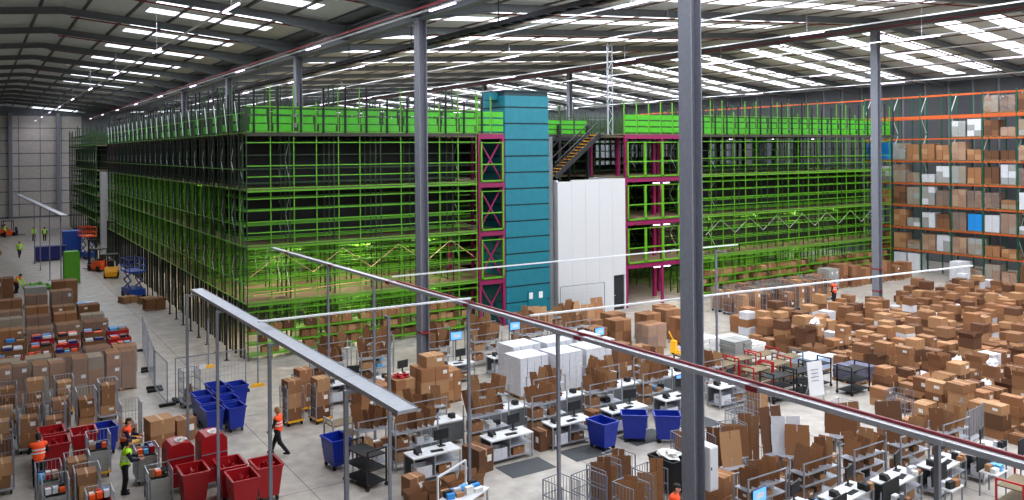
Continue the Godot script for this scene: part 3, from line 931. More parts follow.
# ---------------------------------------------------------------- orange pallet racking
func racking() -> void:
	var x := 72.4
	var t := thing("pallet_rack", "tall pallet racking with dark green uprights and orange beams along the far side", "racking")
	var z0 := -49.5
	var bays := 9
	var bw := 2.8
	for i in bays + 1:
		var z := z0 + bw * i
		for dx in [0.0, 1.0]:
			bar(t, "upright", M.rack_green, Vector3(x + dx, 0, z), Vector3(x + dx, 16.3, z), 0.11)
		for k in 9:
			bar(t, "frame_brace", M.brace_pale, Vector3(x + (k % 2), 0.4 + 1.75 * k, z), Vector3(x + 1 - (k % 2), 2.1 + 1.75 * k, z), 0.05)
	for i in bays:
		var zm := z0 + bw * (i + 0.5)
		bar(t, "mid_upright", M.rack_green, Vector3(x + 1.0, 0, zm), Vector3(x + 1.0, 16.3, zm), 0.09)
	for lv in 8:
		for i in bays:
			for dx in [0.0, 1.0]:
				box(t, "beam", M.orange_beam, Vector3(x + dx - 0.06, 2.04 * (lv + 1) - (0.15 if lv == 6 else 0.055) - (0.2 if lv == 7 else 0.0), z0 + bw * (i + 0.5)), Vector3(0.05, 0.3 if lv == 6 else (0.1 if lv == 7 else 0.11), bw - 0.1))
	var back := thing("pallet_rack", "orange top beam and uprights of racking seen over the lime shelving", "racking")
	for i in 12:
		bar(back, "upright", M.rack_green, Vector3(x + 0.1, 0, z0 - 2.8 * (i + 1)), Vector3(x + 0.1, 16.3, z0 - 2.8 * (i + 1)), 0.11)
	for i in 12:
		box(back, "beam", M.orange_beam, Vector3(x + 0.04, 16.0, z0 - 2.8 * (i + 0.5)), Vector3(0.05, 0.12, 2.7))
	var looks := [[["tan_goods", "card4"], "tan cartons"], [["grey_goods", "white_card"], "grey-white cartons"], [["card1", "card3"], "dark brown cartons"], [["card0", "card2"], "brown cartons"], [["grey_goods", "tan_goods"], "pale mixed cartons"]]
	for lv in 8:
		for i in bays:
			for h in 2:
				var top := lv == 7
				if lv == 7 and not (i in [4, 5]) or lv == 6 and i < 3 or lv == 0 and i in [2]:
					continue
				if rng.randf() < 0.05:
					continue
				var k: Array = looks[rng.randi() % looks.size()]
				var hh := r(1.2, 1.64) if rng.randf() < 0.8 else r(0.6, 1.0)
				var ms := []
				var what: String = k[1]
				for q in k[0]:
					ms.append(M[q])
				if lv == 5 and i == 0 or lv == 2 and i == 3 and h == 1:
					ms = [M.sky_wrap]
					what = "bright blue goods"
				if lv == 2 and i == 4 and h == 0 or lv == 0 and i == 1:
					ms = [M.white_card]
					what = "white cartons"
				var y := 2.04 * lv if lv > 0 else 0.0
				stacked_pallet(Vector3(x + 0.45, y + (0.003 if lv > 0 else 0.0), z0 + bw * i + 0.72 + 1.36 * h), PI / 2, Vector3(1.2, hh, 1.0), ms, 2, 3 if hh > 0.9 else 2, 2, "racked pallet of %s, beam level %s, %s bay, %s slot" % [what, ["floor", "one", "two", "three", "four", "five", "six", "seven"][lv], ORD[i], ["first", "second"][h]], "pallets in the orange racking", "racked_pallet", rng.randf() < 0.5)

# ---------------------------------------------------------------- service trays on posts
func trays() -> void:
	var y := 6.5
	var tray := func(called: String, label: String, a: Vector3, b: Vector3, w: float, red: bool, posts: Array) -> void:
		var t := thing(called, label, "cable tray", Vector3.ZERO, 0.0, "overhead service trays")
		var n := int((b - a).length() / 3.0) + 1
		for i in n:
			bar(t, "tray_section", M.steel_light if w > 0.3 else M.white_metal, a.lerp(b, i / float(n)), a.lerp(b, (i + 0.995) / n), w, 0.07 if w > 0.2 else 0.045)
			if w < 0.2:
				continue
			for sd in [-1, 1]:
				var o: Vector3 = (b - a).normalized().cross(Vector3.UP) * w * 0.5 * sd
				bar(t, "tray_lip", M.steel_light, a.lerp(b, i / float(n)) + o, a.lerp(b, (i + 0.995) / n) + o, 0.012, 0.1)
		if red:
			bar(t, "air_pipe", M.pipe_red, a.lerp(b, 0.35) + Vector3(0.08, 0.075, 0), b + Vector3(0.08, 0.075, 0), 0.05)
			for i in 6:
				var q := a.lerp(b, 0.06 + 0.14 * i) + Vector3(0, -0.02, 0)
				box(t, "drop_valve", M.pipe_red, q, Vector3(0.26, 0.11, 0.3))
		for p in posts:
			var q: Vector3 = p
			bar(t, "post", M.steel_column, Vector3(q.x, 0, q.z), Vector3(q.x, y - 0.05, q.z), 0.085)
			box(t, "foot_plate", M.steel_column, Vector3(q.x, 0.015, q.z), Vector3(0.3, 0.03, 0.3))
			bar(t, "arm", M.steel_column, Vector3(q.x, y - 0.1, q.z), Vector3(a.x + (b.x - a.x) * (q.z - a.z) / (b.z - a.z), y - 0.1, q.z) if absf(b.z - a.z) > 5.0 else Vector3(q.x, y - 0.1, a.z), 0.07)
	tray.call("service_tray", "wide pale tray on posts running down the aisle past the red tubs", Vector3(6.75, y, -32.0), Vector3(6.95, y, -14.6), 0.42, false, [Vector3(6.3, 0, -31.4), Vector3(6.45, 0, -27.6), Vector3(6.5, 0, -22.1), Vector3(6.55, 0, -16.8)])
	tray.call("service_tray", "long pale tray with red air pipe crossing the whole packing area", Vector3(13.0, y, -43.6), Vector3(13.9, y, -2.0), 0.22, true, [Vector3(13.25, 0, -36.0), Vector3(13.3, 0, -31.0), Vector3(13.35, 0, -23.5), Vector3(13.45, 0, -18.7), Vector3(13.95, 0, -8.2)])
	tray.call("service_tray", "short white cross tray joining the two long trays in front of lime shelving", Vector3(6.7, y + 0.2, -23.85), Vector3(13.5, y + 0.2, -23.6), 0.12, false, [Vector3(10.6, 0, -23.6)])
	tray.call("service_tray", "thin white cross tray passing in front of teal shaft and white enclosure", Vector3(13.1, y + 0.3, -28.8), Vector3(31.3, y + 0.3, -28.4), 0.07, false, [Vector3(30.95, 0, -29.5)])
	tray.call("service_tray", "dark cross tray passing behind the nearest grey column towards the carton sea", Vector3(13.2, y + 0.3, -19.7), Vector3(33.0, y + 0.3, -17.9), 0.09, false, [])
	tray.call("service_tray", "distant pale tray on four posts near the far people", Vector3(4.4, y, -122), Vector3(6.0, y, -77), 0.5, false, [Vector3(5.9, 0, -79), Vector3(5.6, 0, -87), Vector3(5.3, 0, -95), Vector3(5.1, 0, -101)])

# ---------------------------------------------------------------- people
func net(bones: Array, cell: float, k: float) -> ArrayMesh:
	var lo := Vector3.INF
	var hi := -Vector3.INF
	for b in bones:
		var rad: float = maxf(b[2], b[3]) + cell * 3
		for p in [b[0], b[1]]:
			lo = lo.min(p - Vector3.ONE * rad)
			hi = hi.max(p + Vector3.ONE * rad)
	var n := Vector3i(((hi - lo) / cell).ceil()) + Vector3i.ONE
	var f := PackedFloat32Array()
	f.resize(n.x * n.y * n.z)
	f.fill(1.0)
	var sx := n.y * n.z
	for b in bones:
		var a: Vector3 = b[0]
		var d: Vector3 = b[1] - a
		var ra: float = b[2]
		var rb: float = b[3]
		var m := maxf(ra, rb) + k + cell * 2
		var i0 := Vector3i(((a.min(b[1]) - Vector3.ONE * m - lo) / cell).floor()).max(Vector3i.ZERO)
		var i1 := Vector3i(((a.max(b[1]) + Vector3.ONE * m - lo) / cell).ceil()).min(n - Vector3i.ONE)
		var dd := maxf(d.length_squared(), 1e-9)
		for x in range(i0.x, i1.x + 1):
			for y in range(i0.y, i1.y + 1):
				for z in range(i0.z, i1.z + 1):
					var p := lo + Vector3(x, y, z) * cell - a
					var t := clampf(p.dot(d) / dd, 0.0, 1.0)
					var v := (p - d * t).length() - lerpf(ra, rb, t)
					var i := x * sx + y * n.z + z
					var o := f[i]
					var h := maxf(k - absf(o - v), 0.0) / k
					f[i] = minf(o, v) - h * h * k * 0.25
	var at := {}
	var off := [0, 1, n.z, n.z + 1, sx, sx + 1, sx + n.z, sx + n.z + 1]
	var pairs := [[0, 1], [2, 3], [4, 5], [6, 7], [0, 2], [1, 3], [4, 6], [5, 7], [0, 4], [1, 5], [2, 6], [3, 7]]
	for x in n.x - 1:
		for y in n.y - 1:
			for z in n.z - 1:
				var i := x * sx + y * n.z + z
				var c := 0
				for q in off:
					if f[i + q] < 0.0:
						c += 1
				if c == 0 or c == 8:
					continue
				var s := Vector3.ZERO
				var w := 0
				for e in pairs:
					var u := f[i + off[e[0]]]
					var v := f[i + off[e[1]]]
					if (u < 0.0) != (v < 0.0):
						var t := u / (u - v)
						var pa := Vector3(e[0] >> 2, e[0] >> 1 & 1, e[0] & 1)
						var pb := Vector3(e[1] >> 2, e[1] >> 1 & 1, e[1] & 1)
						s += pa.lerp(pb, t)
						w += 1
				at[i] = lo + (Vector3(x, y, z) + s / w) * cell
	var st := SurfaceTool.new()
	st.begin(Mesh.PRIMITIVE_TRIANGLES)
	st.set_smooth_group(0)
	for i in at:
		for ax in [[sx, n.z, 1], [n.z, 1, sx], [1, sx, n.z]]:
			var u := f[i] < 0.0
			if u == (f[i + ax[0]] < 0.0):
				continue
			var q := [i, i - ax[1], i - ax[1] - ax[2], i - ax[2]]
			if not (at.has(q[1]) and at.has(q[2]) and at.has(q[3])):
				continue
			for j in ([0, 2, 1, 0, 3, 2] if u else [0, 1, 2, 0, 2, 3]):
				st.add_vertex(at[q[j]])
	st.generate_normals()
	return st.commit()

func pose(which: String) -> Dictionary:
	# joints in metres, facing +z; 0 is the figure's right side (-x)
	var lean := 0.0
	var hip := 0.93
	var knee := [Vector3(-0.11, 0.5, 0.03), Vector3(0.11, 0.5, 0.03)]
	var ankle := [Vector3(-0.12, 0.09, -0.02), Vector3(0.12, 0.09, -0.02)]
	var elbow := [Vector3(-0.27, 1.13, -0.02), Vector3(0.27, 1.13, -0.02)]
	var wrist := [Vector3(-0.25, 0.9, 0.12), Vector3(0.25, 0.9, 0.12)]
	if which == "walk":
		knee = [Vector3(-0.1, 0.5, 0.16), Vector3(0.1, 0.49, -0.1)]
		ankle = [Vector3(-0.1, 0.1, 0.3), Vector3(0.1, 0.14, -0.4)]
		elbow = [Vector3(-0.27, 1.14, -0.1), Vector3(0.27, 1.14, 0.06)]
		wrist = [Vector3(-0.25, 0.93, 0.02), Vector3(0.24, 0.95, 0.24)]
		hip = 0.9
	elif which == "reach":
		lean = 0.16
		elbow = [Vector3(-0.28, 1.14, 0.2), Vector3(0.28, 1.14, 0.2)]
		wrist = [Vector3(-0.18, 1.1, 0.46), Vector3(0.18, 1.1, 0.46)]
	elif which == "bend":
		lean = 0.6
		hip = 0.86
		knee = [Vector3(-0.12, 0.48, 0.1), Vector3(0.12, 0.48, 0.1)]
		elbow = [Vector3(-0.26, 0.92, 0.52), Vector3(0.26, 0.92, 0.52)]
		wrist = [Vector3(-0.18, 0.68, 0.66), Vector3(0.18, 0.68, 0.66)]
	var b := Basis(Vector3.RIGHT, lean)
	var pel := Vector3(0, hip + 0.05, 0)
	return {
		"hip": [Vector3(-0.1, hip, 0), Vector3(0.1, hip, 0)], "knee": knee, "ankle": ankle, "elbow": elbow, "wrist": wrist, "pelvis": pel, "b": b,
		"waist": pel + b * Vector3(0, 0.16, 0), "chest": pel + b * Vector3(0, 0.36, 0.01), "neck": pel + b * Vector3(0, 0.52, 0), "head": pel + b * Vector3(0, 0.67, 0.03),
		"sh": [pel + b * Vector3(-0.19, 0.44, 0), pel + b * Vector3(0.19, 0.44, 0)],
	}

func figure_meshes(which: String) -> Dictionary:
	var j := pose(which)
	var bones := []
	var tr := []
	var vest := []
	var sleeve := []
	var shoe := []
	for s in 2:
		bones.append([j.hip[s], j.knee[s], 0.085, 0.055])
		bones.append([j.knee[s], j.ankle[s], 0.055, 0.036])
		tr.append([j.hip[s], j.knee[s], 0.105, 0.078])
		tr.append([j.knee[s], j.ankle[s], 0.078, 0.066])
		shoe.append([j.ankle[s] + Vector3(0, -0.04, -0.05), j.ankle[s] + Vector3(0, -0.05, 0.14), 0.048, 0.04])
		bones.append([j.sh[s], j.elbow[s], 0.052, 0.04])
		bones.append([j.elbow[s], j.wrist[s], 0.04, 0.027])
		sleeve.append([j.sh[s], j.elbow[s], 0.07, 0.056])
		sleeve.append([j.elbow[s], j.elbow[s].lerp(j.wrist[s], 0.85), 0.056, 0.044])
		bones.append([j.chest, j.sh[s], 0.1, 0.065])
		vest.append([j.chest, j.sh[s], 0.135, 0.085])
		# palm, four fingers of unequal length and a thumb from the side of the palm
		var d: Vector3 = (j.wrist[s] - j.elbow[s]).normalized()
		var side := d.cross(Vector3.RIGHT).normalized()
		var inn := Vector3.LEFT if s == 1 else Vector3.RIGHT
		var palm: Vector3 = j.wrist[s] + d * 0.08
		bones.append([j.wrist[s], palm, 0.03, 0.036])
		for q in 4:
			var root: Vector3 = palm + side * (q - 1.5) * 0.022
			var l: float = [0.06, 0.07, 0.065, 0.05][q]
			bones.append([root, root + d * l + inn * 0.015, 0.011, 0.01])
		bones.append([j.wrist[s] + d * 0.03, j.wrist[s] + d * 0.075 + side * 0.055, 0.013, 0.011])
	tr.append([j.pelvis + Vector3(-0.06, -0.02, 0), j.pelvis + Vector3(0.06, -0.02, 0), 0.135, 0.135])
	bones.append([j.pelvis, j.waist, 0.12, 0.115])
	bones.append([j.waist, j.chest, 0.115, 0.125])
	bones.append([j.chest, j.neck, 0.09, 0.055])
	bones.append([j.neck, j.head, 0.052, 0.05])
	var b: Basis = j.b
	bones.append([j.head + b * Vector3(0, -0.03, 0.015), j.head + b * Vector3(0, 0.04, 0), 0.072, 0.088])
	bones.append([j.head + b * Vector3(0, 0.01, 0.085), j.head + b * Vector3(0, -0.02, 0.11), 0.012, 0.016])
	for s in [-1, 1]:
		bones.append([j.head + b * Vector3(0.085 * s, 0.02, 0), j.head + b * Vector3(0.09 * s, -0.02, -0.005), 0.018, 0.014])
	vest.append([j.pelvis + b * Vector3(-0.05, -0.02, 0), j.waist + b * Vector3(-0.04, 0, 0), 0.145, 0.135])
	vest.append([j.pelvis + b * Vector3(0.05, -0.02, 0), j.waist + b * Vector3(0.04, 0, 0), 0.145, 0.135])
	vest.append([j.waist + b * Vector3(-0.04, 0, 0), j.chest + b * Vector3(-0.05, 0, 0), 0.135, 0.145])
	vest.append([j.waist + b * Vector3(0.04, 0, 0), j.chest + b * Vector3(0.05, 0, 0), 0.135, 0.145])
	var hair := [[j.head + b * Vector3(0, 0.045, -0.02), j.head + b * Vector3(0, -0.03, -0.045), 0.096, 0.08], [j.head + b * Vector3(0, 0.075, 0.02), j.head + b * Vector3(0, 0.06, -0.03), 0.075, 0.08]]
	var face := MB.new()
	for s in [-1, 1]:
		face.box(j.head + b * Vector3(0.032 * s, 0.02, 0.084), Vector3(0.026, 0.014, 0.02), b.get_euler())
	face.box(j.head + b * Vector3(0, -0.052, 0.084), Vector3(0.045, 0.01, 0.02), b.get_euler())
	var band := MB.new()
	for q in [j.waist, j.waist.lerp(j.chest, 0.55)]:
		for i in 16:
			var p0 := Vector3(cos(TAU * i / 16) * 0.196, 0, sin(TAU * i / 16) * 0.156)
			var p1 := Vector3(cos(TAU * (i + 1) / 16) * 0.196, 0, sin(TAU * (i + 1) / 16) * 0.156)
			band.bar(q + b * p0, q + b * p1, 0.012, 0.05)
	return {"body": net(bones, 0.016, 0.03), "trousers": net(tr, 0.03, 0.04), "vest": net(vest, 0.03, 0.05), "sleeves": net(sleeve, 0.025, 0.03), "shoes": net(shoe, 0.02, 0.03), "hair": net(hair, 0.02, 0.02), "face": face.done(), "bands": band.done()}

func people() -> void:
	var lib := {}
	var list := [
		["walk", 9.6, -31.6, -2.25, "hivis_orange", "cloth_dark", "cloth_dark", "hair_fair", "person in orange vest and black trousers walking across the open floor"],
		["reach", 1.75, -33.2, PI, "hivis_orange", "cloth_dark", "cloth_dark", "hair_dark", "person in orange vest seen from behind at the roll cages"],
		["reach", 4.5, -33.4, 1.2, "hivis_orange", "cloth_navy", "cloth_navy", "hair_dark", "person in orange vest over navy sleeves sorting beside the one in yellow"],
		["reach", 4.15, -30.9, 1.5, "hivis_yellow", "cloth_dark", "cloth_navy", "hair_dark", "person in yellow vest and dark trousers leaning to a parcel trolley"],
		["walk", 4.0, -108.0, 0.2, "hivis_yellow", "cloth_dark", "hivis_yellow", "hair_dark", "distant person in yellow jacket walking alone towards the camera"],
		["stand", 3.3, -136.0, 1.2, "hivis_yellow", "cloth_dark", "hivis_yellow", "hair_dark", "distant person in yellow jacket near the orange truck at far wall"],
		["stand", 6.4, -128.0, 0.4, "hivis_yellow", "cloth_dark", "hivis_yellow", "hair_dark", "distant person in yellow jacket among the tray posts"],
		["stand", 7.6, -127.0, 3.0, "hivis_yellow", "cloth_dark", "cloth_dark", "hair_dark", "distant person in yellow vest and dark sleeves nearest the green shelving"],
		["bend", 2.7, -80.5, 0.9, "hivis_orange", "cloth_dark", "hivis_yellow", "hair_dark", "person in orange vest and yellow sleeves bending over behind pallets"],
		["stand", 52.6, -38.6, PI, "hivis_orange", "cloth_dark", "cloth_dark", "hair_dark", "person in orange vest seen from behind among the far full cages"],
		["reach", 16.9, -17.9, 0.6, "hivis_orange", "cloth_dark", "cloth_dark", "hair_dark", "person in orange vest half hidden behind flattened cartons in the foreground"],
	]
	for q in list:
		if not lib.has(q[0]):
			lib[q[0]] = figure_meshes(q[0])
		var m: Dictionary = lib[q[0]]
		var t := thing("person", q[8], "person", Vector3(q[1], 0, q[2]), q[3], "people in high visibility clothing")
		t.scale = Vector3.ONE * 1.03
		part(t, "body", m.body, M.skin)
		part(t, "trousers", m.trousers, M[q[5]])
		part(t, "vest", m.vest, M[q[4]])
		part(t, "sleeves", m.sleeves, M[q[6]])
		part(t, "shoes", m.shoes, M.rubber)
		part(t, "hair", m.hair, M[q[7]])
		part(t, "face", m.face, M.hair_dark)
		part(t, "reflective_bands", m.bands, M.reflective)

# ---------------------------------------------------------------- goods-in floor along the aisle
func parcels_on(at: Vector3, w: float, d: float, n: int, where: String) -> void:
	# loose parcels lying in a single layer on top of something
	var cols := ["white_card", "sky_wrap", "red_tub", "navy", "card2", "light_blue", "orange", "paper", "card0", "black_soft"]
	var names := ["white", "bright blue", "red", "navy", "pale brown", "light blue", "orange", "off-white", "brown", "black"]
	if "rack" in where or "table" in where or "worktop" in where:
		cols = ["white_card", "card2", "black_soft", "card0", "grey_goods", "paper", "card1", "light_blue", "black_soft", "white_card"]
		names = ["white", "pale brown", "black", "brown", "grey", "off-white", "dark brown", "light blue", "black", "white"]
	var side := int(ceil(sqrt(n)))
	for i in n:
		var k := rng.randi() % cols.size()
		var p := at + Vector3((i % side + 0.5) * w / side - w / 2, 0, (i / side + 0.5) * d / side - d / 2)
		var t := thing("parcel", "%s parcel lying %s on %s" % [names[k], ORD[i], where], "parcel", p, r(-0.1, 0.1), "loose parcels on pallets and tubs")
		part(t, "body", shapes.carton, M[cols[k]], Vector3.ZERO, Vector3(w / side * r(0.7, 0.9), r(0.12, 0.24), d / side * r(0.7, 0.9)))
		part(t, "address_label", shapes.sticker, M.paper if cols[k] != "paper" else M.black_soft, Vector3.ZERO, Vector3(w / side * 0.7, 0.12, d / side * 0.7))

func left_floor() -> void:
	var br := [M.card4, M.card1, M.tan_goods, M.card0]
	# front row of wrapped brown loads
	var fr := [[1.3, -44.6, 1.75], [2.75, -44.5, 1.7], [4.35, -44.3, 1.8], [5.85, -44.9, 1.75]]
	for i in fr.size():
		var q: Array = fr[i]
		stacked_pallet(Vector3(q[0], 0, q[1]), r(-0.05, 0.05), Vector3(1.3, q[2], 1.1), br, 2, 3, 2, "tall film-wrapped brown pallet load in the front row, %s from the fence" % ORD[3 - i], "film-wrapped loads beside the aisle fence", "wrapped_load")
	# second row: shorter loads with folded lids
	for i in 5:
		stacked_pallet(Vector3(1.2 + 1.33 * i, 0, -47.6 - 0.2 * i), r(-0.06, 0.06), Vector3(1.15, r(1.1, 1.4), 1.0), br, 1, 2, 1, "squat brown pallet carton behind the tall wrapped loads, %s from the fence" % ORD[4 - i], "squat pallet cartons behind the wrapped loads", "squat_load")
	# red and brown bins of parcels
	for row in 3:
		for i in 5:
			var p := Vector3(1.4 + 1.32 * i + 0.2 * row, 0, -50.6 - 2.3 * row)
			var red := (i + row) % 3 == 0 or i == 4
			var where := "%s bin, %s from the fence, %s row of bins" % ["red" if red else "brown", ORD[4 - i], ORD[row]]
			var t := thing("parcel_bin", "open %s bin of parcels, %s from the fence in the %s row" % ["red" if red else "brown", ORD[4 - i], ORD[row]], "bin", p, r(-0.05, 0.05), "bins of loose parcels")
			part(t, "body", shapes.open_carton, M.red_tub if red else M.card1, Vector3(0, 0.12, 0), Vector3(1.15, 0.85, 1.05))
			part(t, "pallet", shapes.pallet, M.wood)
			box(t, "filling", M.card3, Vector3(0, 0.5, 0), Vector3(1.05, 0.7, 0.95))
			parcels_on(p + Vector3(0, 0.86, 0), 1.0, 0.92, 6 if row == 0 else 4, where)
	# low brown pallets farther on
	for row in 4:
		for i in 4:
			if row == 3 and i == 3:
				continue
			var h: float = [0.9, 1.0, 1.1, 1.5][row] * r(0.8, 1.15)
			stacked_pallet(Vector3(1.6 + 1.55 * i + 0.12 * row, 0, -58.4 - 3.2 * row), r(-0.08, 0.08), Vector3(1.35, h, 1.15), [br[rng.randi() % 4]], 2, 2, 1, "low brown pallet load beyond the parcel bins, %s row, %s from the fence" % [ORD[row], ORD[3 - i]], "low pallet loads beyond the parcel bins", "low_load", rng.randf() < 0.4)
	stacked_pallet(Vector3(6.6, 0, -67.0), 0.1, Vector3(1.2, 0.7, 1.2), [M.light_blue, M.white_card], 2, 1, 2, "pale blue wrapped pallet lying low near the fence line", "", "blue_load")
	stacked_pallet(Vector3(1.6, 0, -74.5), 0.0, Vector3(1.5, 2.0, 1.4), [M.card4, M.card1], 2, 2, 1, "tall plain brown stack standing farthest on the goods-in side", "", "tall_load", false)
	stacked_pallet(Vector3(3.7, 0, -72.6), 0.0, Vector3(1.5, 1.4, 1.4), [M.grey_goods, M.tan_goods], 1, 2, 1, "pale grey carton stack behind the low brown pallets", "", "tall_load", false)
	stacked_pallet(Vector3(5.6, 0, -72.0), 0.0, Vector3(1.7, 1.8, 1.4), [M.card1, M.card4], 2, 1, 1, "brown double carton stack before the apple green block", "", "tall_load", false)
	var g := thing("green_cover", "apple green covered tall block standing alone on the aisle floor", "cover", Vector3(7.1, 0, -84.0))
	part(g, "cover", MB.new().prism(PackedVector2Array([Vector2(-0.65, 0.12), Vector2(0.65, 0.12), Vector2(0.62, 2.75), Vector2(0.5, 2.85), Vector2(-0.5, 2.85), Vector2(-0.62, 2.75)]), -0.55, 0.55).done(), M.apple_green)
	part(g, "pallet", shapes.pallet, M.wood, Vector3.ZERO, Vector3(1.1, 1, 1.1))
	var gp := thing("green_bundle", "low heap of green sheeting on the floor near the tray posts", "sheeting", Vector3(4.3, 0, -81.5))
	part(gp, "sheet", shapes.sheet1, M.apple_green, Vector3.ZERO, Vector3(2.2, 1.5, 1.8))
	# cages before the wrapped loads
	var spots := [[0.95, -39.6], [1.9, -39.4], [2.85, -39.3], [3.8, -39.2], [4.75, -40.2], [1.05, -42.0], [2.1, -41.9], [3.2, -41.9]]
	for i in spots.size():
		var p := Vector3(spots[i][0], 0, spots[i][1])
		var w := "cage before wrapped loads, first line, %s from fence" % ORD[4 - i] if i < 5 else "cage before wrapped loads, second line, %s from fence" % ORD[7 - i]
		cage(p, 0.0, "full galvanised roll " + w, "cages of cartons beside the wrapped loads", M.yellow if i % 2 else null)
		fill(p + Vector3(0, 0.215, 0), 0.62, 0.7, r(1.1, 1.45), 3, 0.0, "%s carton in roll " + w, "cartons in the cages by wrapped loads", "caged_carton")
	var extra := [[0.75, -37.6], [1.65, -37.5], [2.55, -37.6], [0.7, -35.6], [0.65, -33.4]]
	for i in extra.size():
		var p := Vector3(extra[i][0], 0, extra[i][1])
		cage(p, 0.0, "brown-filled roll cage behind the orange-vested sorter, %s in from fence side" % ORD[i], "cages behind the sorter", null, M.steel_column)
		fill(p + Vector3(0, 0.215, 0), 0.62, 0.7, r(0.8, 1.3), 2, 0.0, "%%s carton in sorter's cage, %s in from fence side" % ORD[i], "cartons in cages behind the sorter", "caged_carton")
	for i in 6:
		carton(Vector3(3.6 + 0.75 * i - (2.2 if i > 2 else 0.0), 0, -37.8 + (0.9 if i > 2 else 0.0)), Vector3(r(0.45, 0.65), r(0.4, 0.7), r(0.45, 0.6)), r(-0.3, 0.3), "loose carton on the floor between cages and blue tub, %s along" % ORD[i], "loose cartons near the blue tub")
	var ep := [5.05, -35.9]
	cage(Vector3(ep[0], 0, ep[1]), 0.0, "empty galvanised roll cage with yellow deck beside the navy tub", "empty cages", M.yellow, null, 1.05)
	tub(Vector3(4.1, 0, -35.6), 0.1, M.blue_tub, "blue_tub", "blue wheeled tub between the sorting people and the empty yellow cage", "blue tubs", 1.15)
	# red tubs and mail cages round the sorters
	var reds := [[2.3, -35.7, 0.0], [2.35, -34.3, 0.0], [3.3, -34.9, 0.0], [5.9, -28.7, 0.0], [7.05, -28.6, 0.0], [7.1, -27.25, 0.0], [8.05, -27.9, 0.0]]
	var rw := ["behind the orange-vested sorter", "piled before the orange-vested sorter", "beside the empty hooped cage", "before the tall red covered cages", "second before the tall red covered cages", "nearest the picture's lower edge", "standing out towards the walking person"]
	for i in reds.size():
		var q: Array = reds[i]
		tub(Vector3(q[0], 0, q[1]), q[2], M.red_tub, "red_tub", "red wheeled tub " + rw[i], "red tubs", 1.3)
	for i in 2:
		var t := thing("red_cage_cover", "tall red fabric covered roll cage, %s from the parcel trolley" % ORD[i], "roll cage", Vector3(5.75 + 1.05 * i, 0, -30.3 + 0.2 * i), 0.05, "red covered cages")
		var h := 1.65 + 0.15 * i
		part(t, "fabric_cover", MB.new().prism(PackedVector2Array([Vector2(-0.42, 0.2), Vector2(0.42, 0.2), Vector2(0.44, 1.0), Vector2(0.43, h - 0.15), Vector2(0.3, h), Vector2(0.0, h + 0.04), Vector2(-0.3, h), Vector2(-0.43, h - 0.15), Vector2(-0.44, 1.0)]), -0.42, 0.42).done(), M.red_tub)
		part(t, "base_deck", shapes.cage_base, M.steel_light)
		part(t, "loose_sheet", shapes.sheet1, M.paper, Vector3(0.05, h + 0.02, 0.1), Vector3(0.4, 0.3, 0.3))
		for x in [-0.3, 0.3]:
			for z in [-0.32, 0.32]:
				part(t, "wheel", shapes.wheel, M.rubber, Vector3(x, 0.075, z), Vector3.ONE * 1.25)
		for y in [0.7, 1.2]:
			bar(t, "side_rail", M.galvanised, Vector3(-0.46, y, 0.44), Vector3(0.46, y, 0.44), 0.025)
	var mail := [[1.9, -31.0], [2.75, -31.2], [3.6, -33.2], [2.0, -29.6], [2.9, -29.8], [4.95, -31.7], [4.95, -29.3], [3.1, -28.4]]
	var mw := ["of white mail in front of the red tubs", "of brown cartons in front of the red tubs", "with hooped rails holding dark bags", "of mail nearest the lower left", "of cartons at the lower edge", "of mixed parcels at the yellow-vested sorter", "of black and white parcels at the tray post", "with red lining at the lower edge"]
	for i in mail.size():
		var p := Vector3(mail[i][0], 0, mail[i][1])
		cage(p, 0.0, "roll cage " + mw[i], "mail cages of the sorters", M.yellow if i == 2 else null, null, 0.85 if i in [0, 3] else 0.7 if i > 4 else 0.9)
		if i in [1, 4]:
			fill(p + Vector3(0, 0.215, 0), 0.62, 0.7, 1.2, 3, 0.0, "%s carton in the roll cage " + mw[i].replace("of ", "with "), "cartons in the mail cages", "caged_carton")
		else:
			var t := thing("mail_tray_stack", "stacked mail trays in the roll cage " + mw[i], "tray", p + Vector3(0, 0.215, 0))
			for k in 3:
				part(t, "tray", shapes.open_carton, M.grey_goods if i != 7 else M.red_tub, Vector3(0, 0.25 * k, 0), Vector3(0.6, 0.25, 0.68))
			parcels_on(p + Vector3(0, 0.97, 0), 0.58, 0.62, 6, "mail trays, %s mail cage from lower left" % ORD[i])
	# blue tubs in a nest, empty cage, cartons by the fence
	var bl := [[8.1, -35.6], [8.95, -35.5], [8.15, -36.8], [9.0, -36.7], [8.2, -38.0], [9.05, -37.9], [9.05, -39.15], [9.9, -38.7]]
	for i in bl.size():
		tub(Vector3(bl[i][0], 0, bl[i][1]), 0.05, M.blue_tub, "blue_tub", "blue wheeled tub in the nest on the open floor, %s counted from the fence" % ORD[i], "nest of blue tubs", 1.12)
	cage(Vector3(8.1, 0, -40.0), 0.1, "rounded roll cage of crumpled film inside the fence corner", "cages by the fence", null, M.steel_column)
	var cf := thing("film_bundle", "bundle of crumpled waste film inside the rounded cage", "film", Vector3(8.1, 0.215, -40.0))
	part(cf, "sheet", shapes.sheet0, M.tan_goods, Vector3.ZERO, Vector3(0.5, 1.5, 0.5))
	fill(Vector3(6.0, 0, -35.3), 1.0, 0.9, 1.1, 2, 0.1, "%s carton of the pair behind the red tubs", "cartons behind the red tubs")
	fill(Vector3(6.95, 0, -35.5), 0.8, 0.8, 0.8, 1, 0.1, "%s shorter carton next to the pair behind red tubs", "cartons behind the red tubs")
	fence(Vector3(7.25, 0, -40.5), Vector3(7.2, 0, -43.3), "wire fence panel nearest the blue tubs, running up the aisle")
	fence(Vector3(7.25, 0, -43.9), Vector3(7.55, 0, -47.4), "wire fence panel second up the aisle beside wrapped loads")
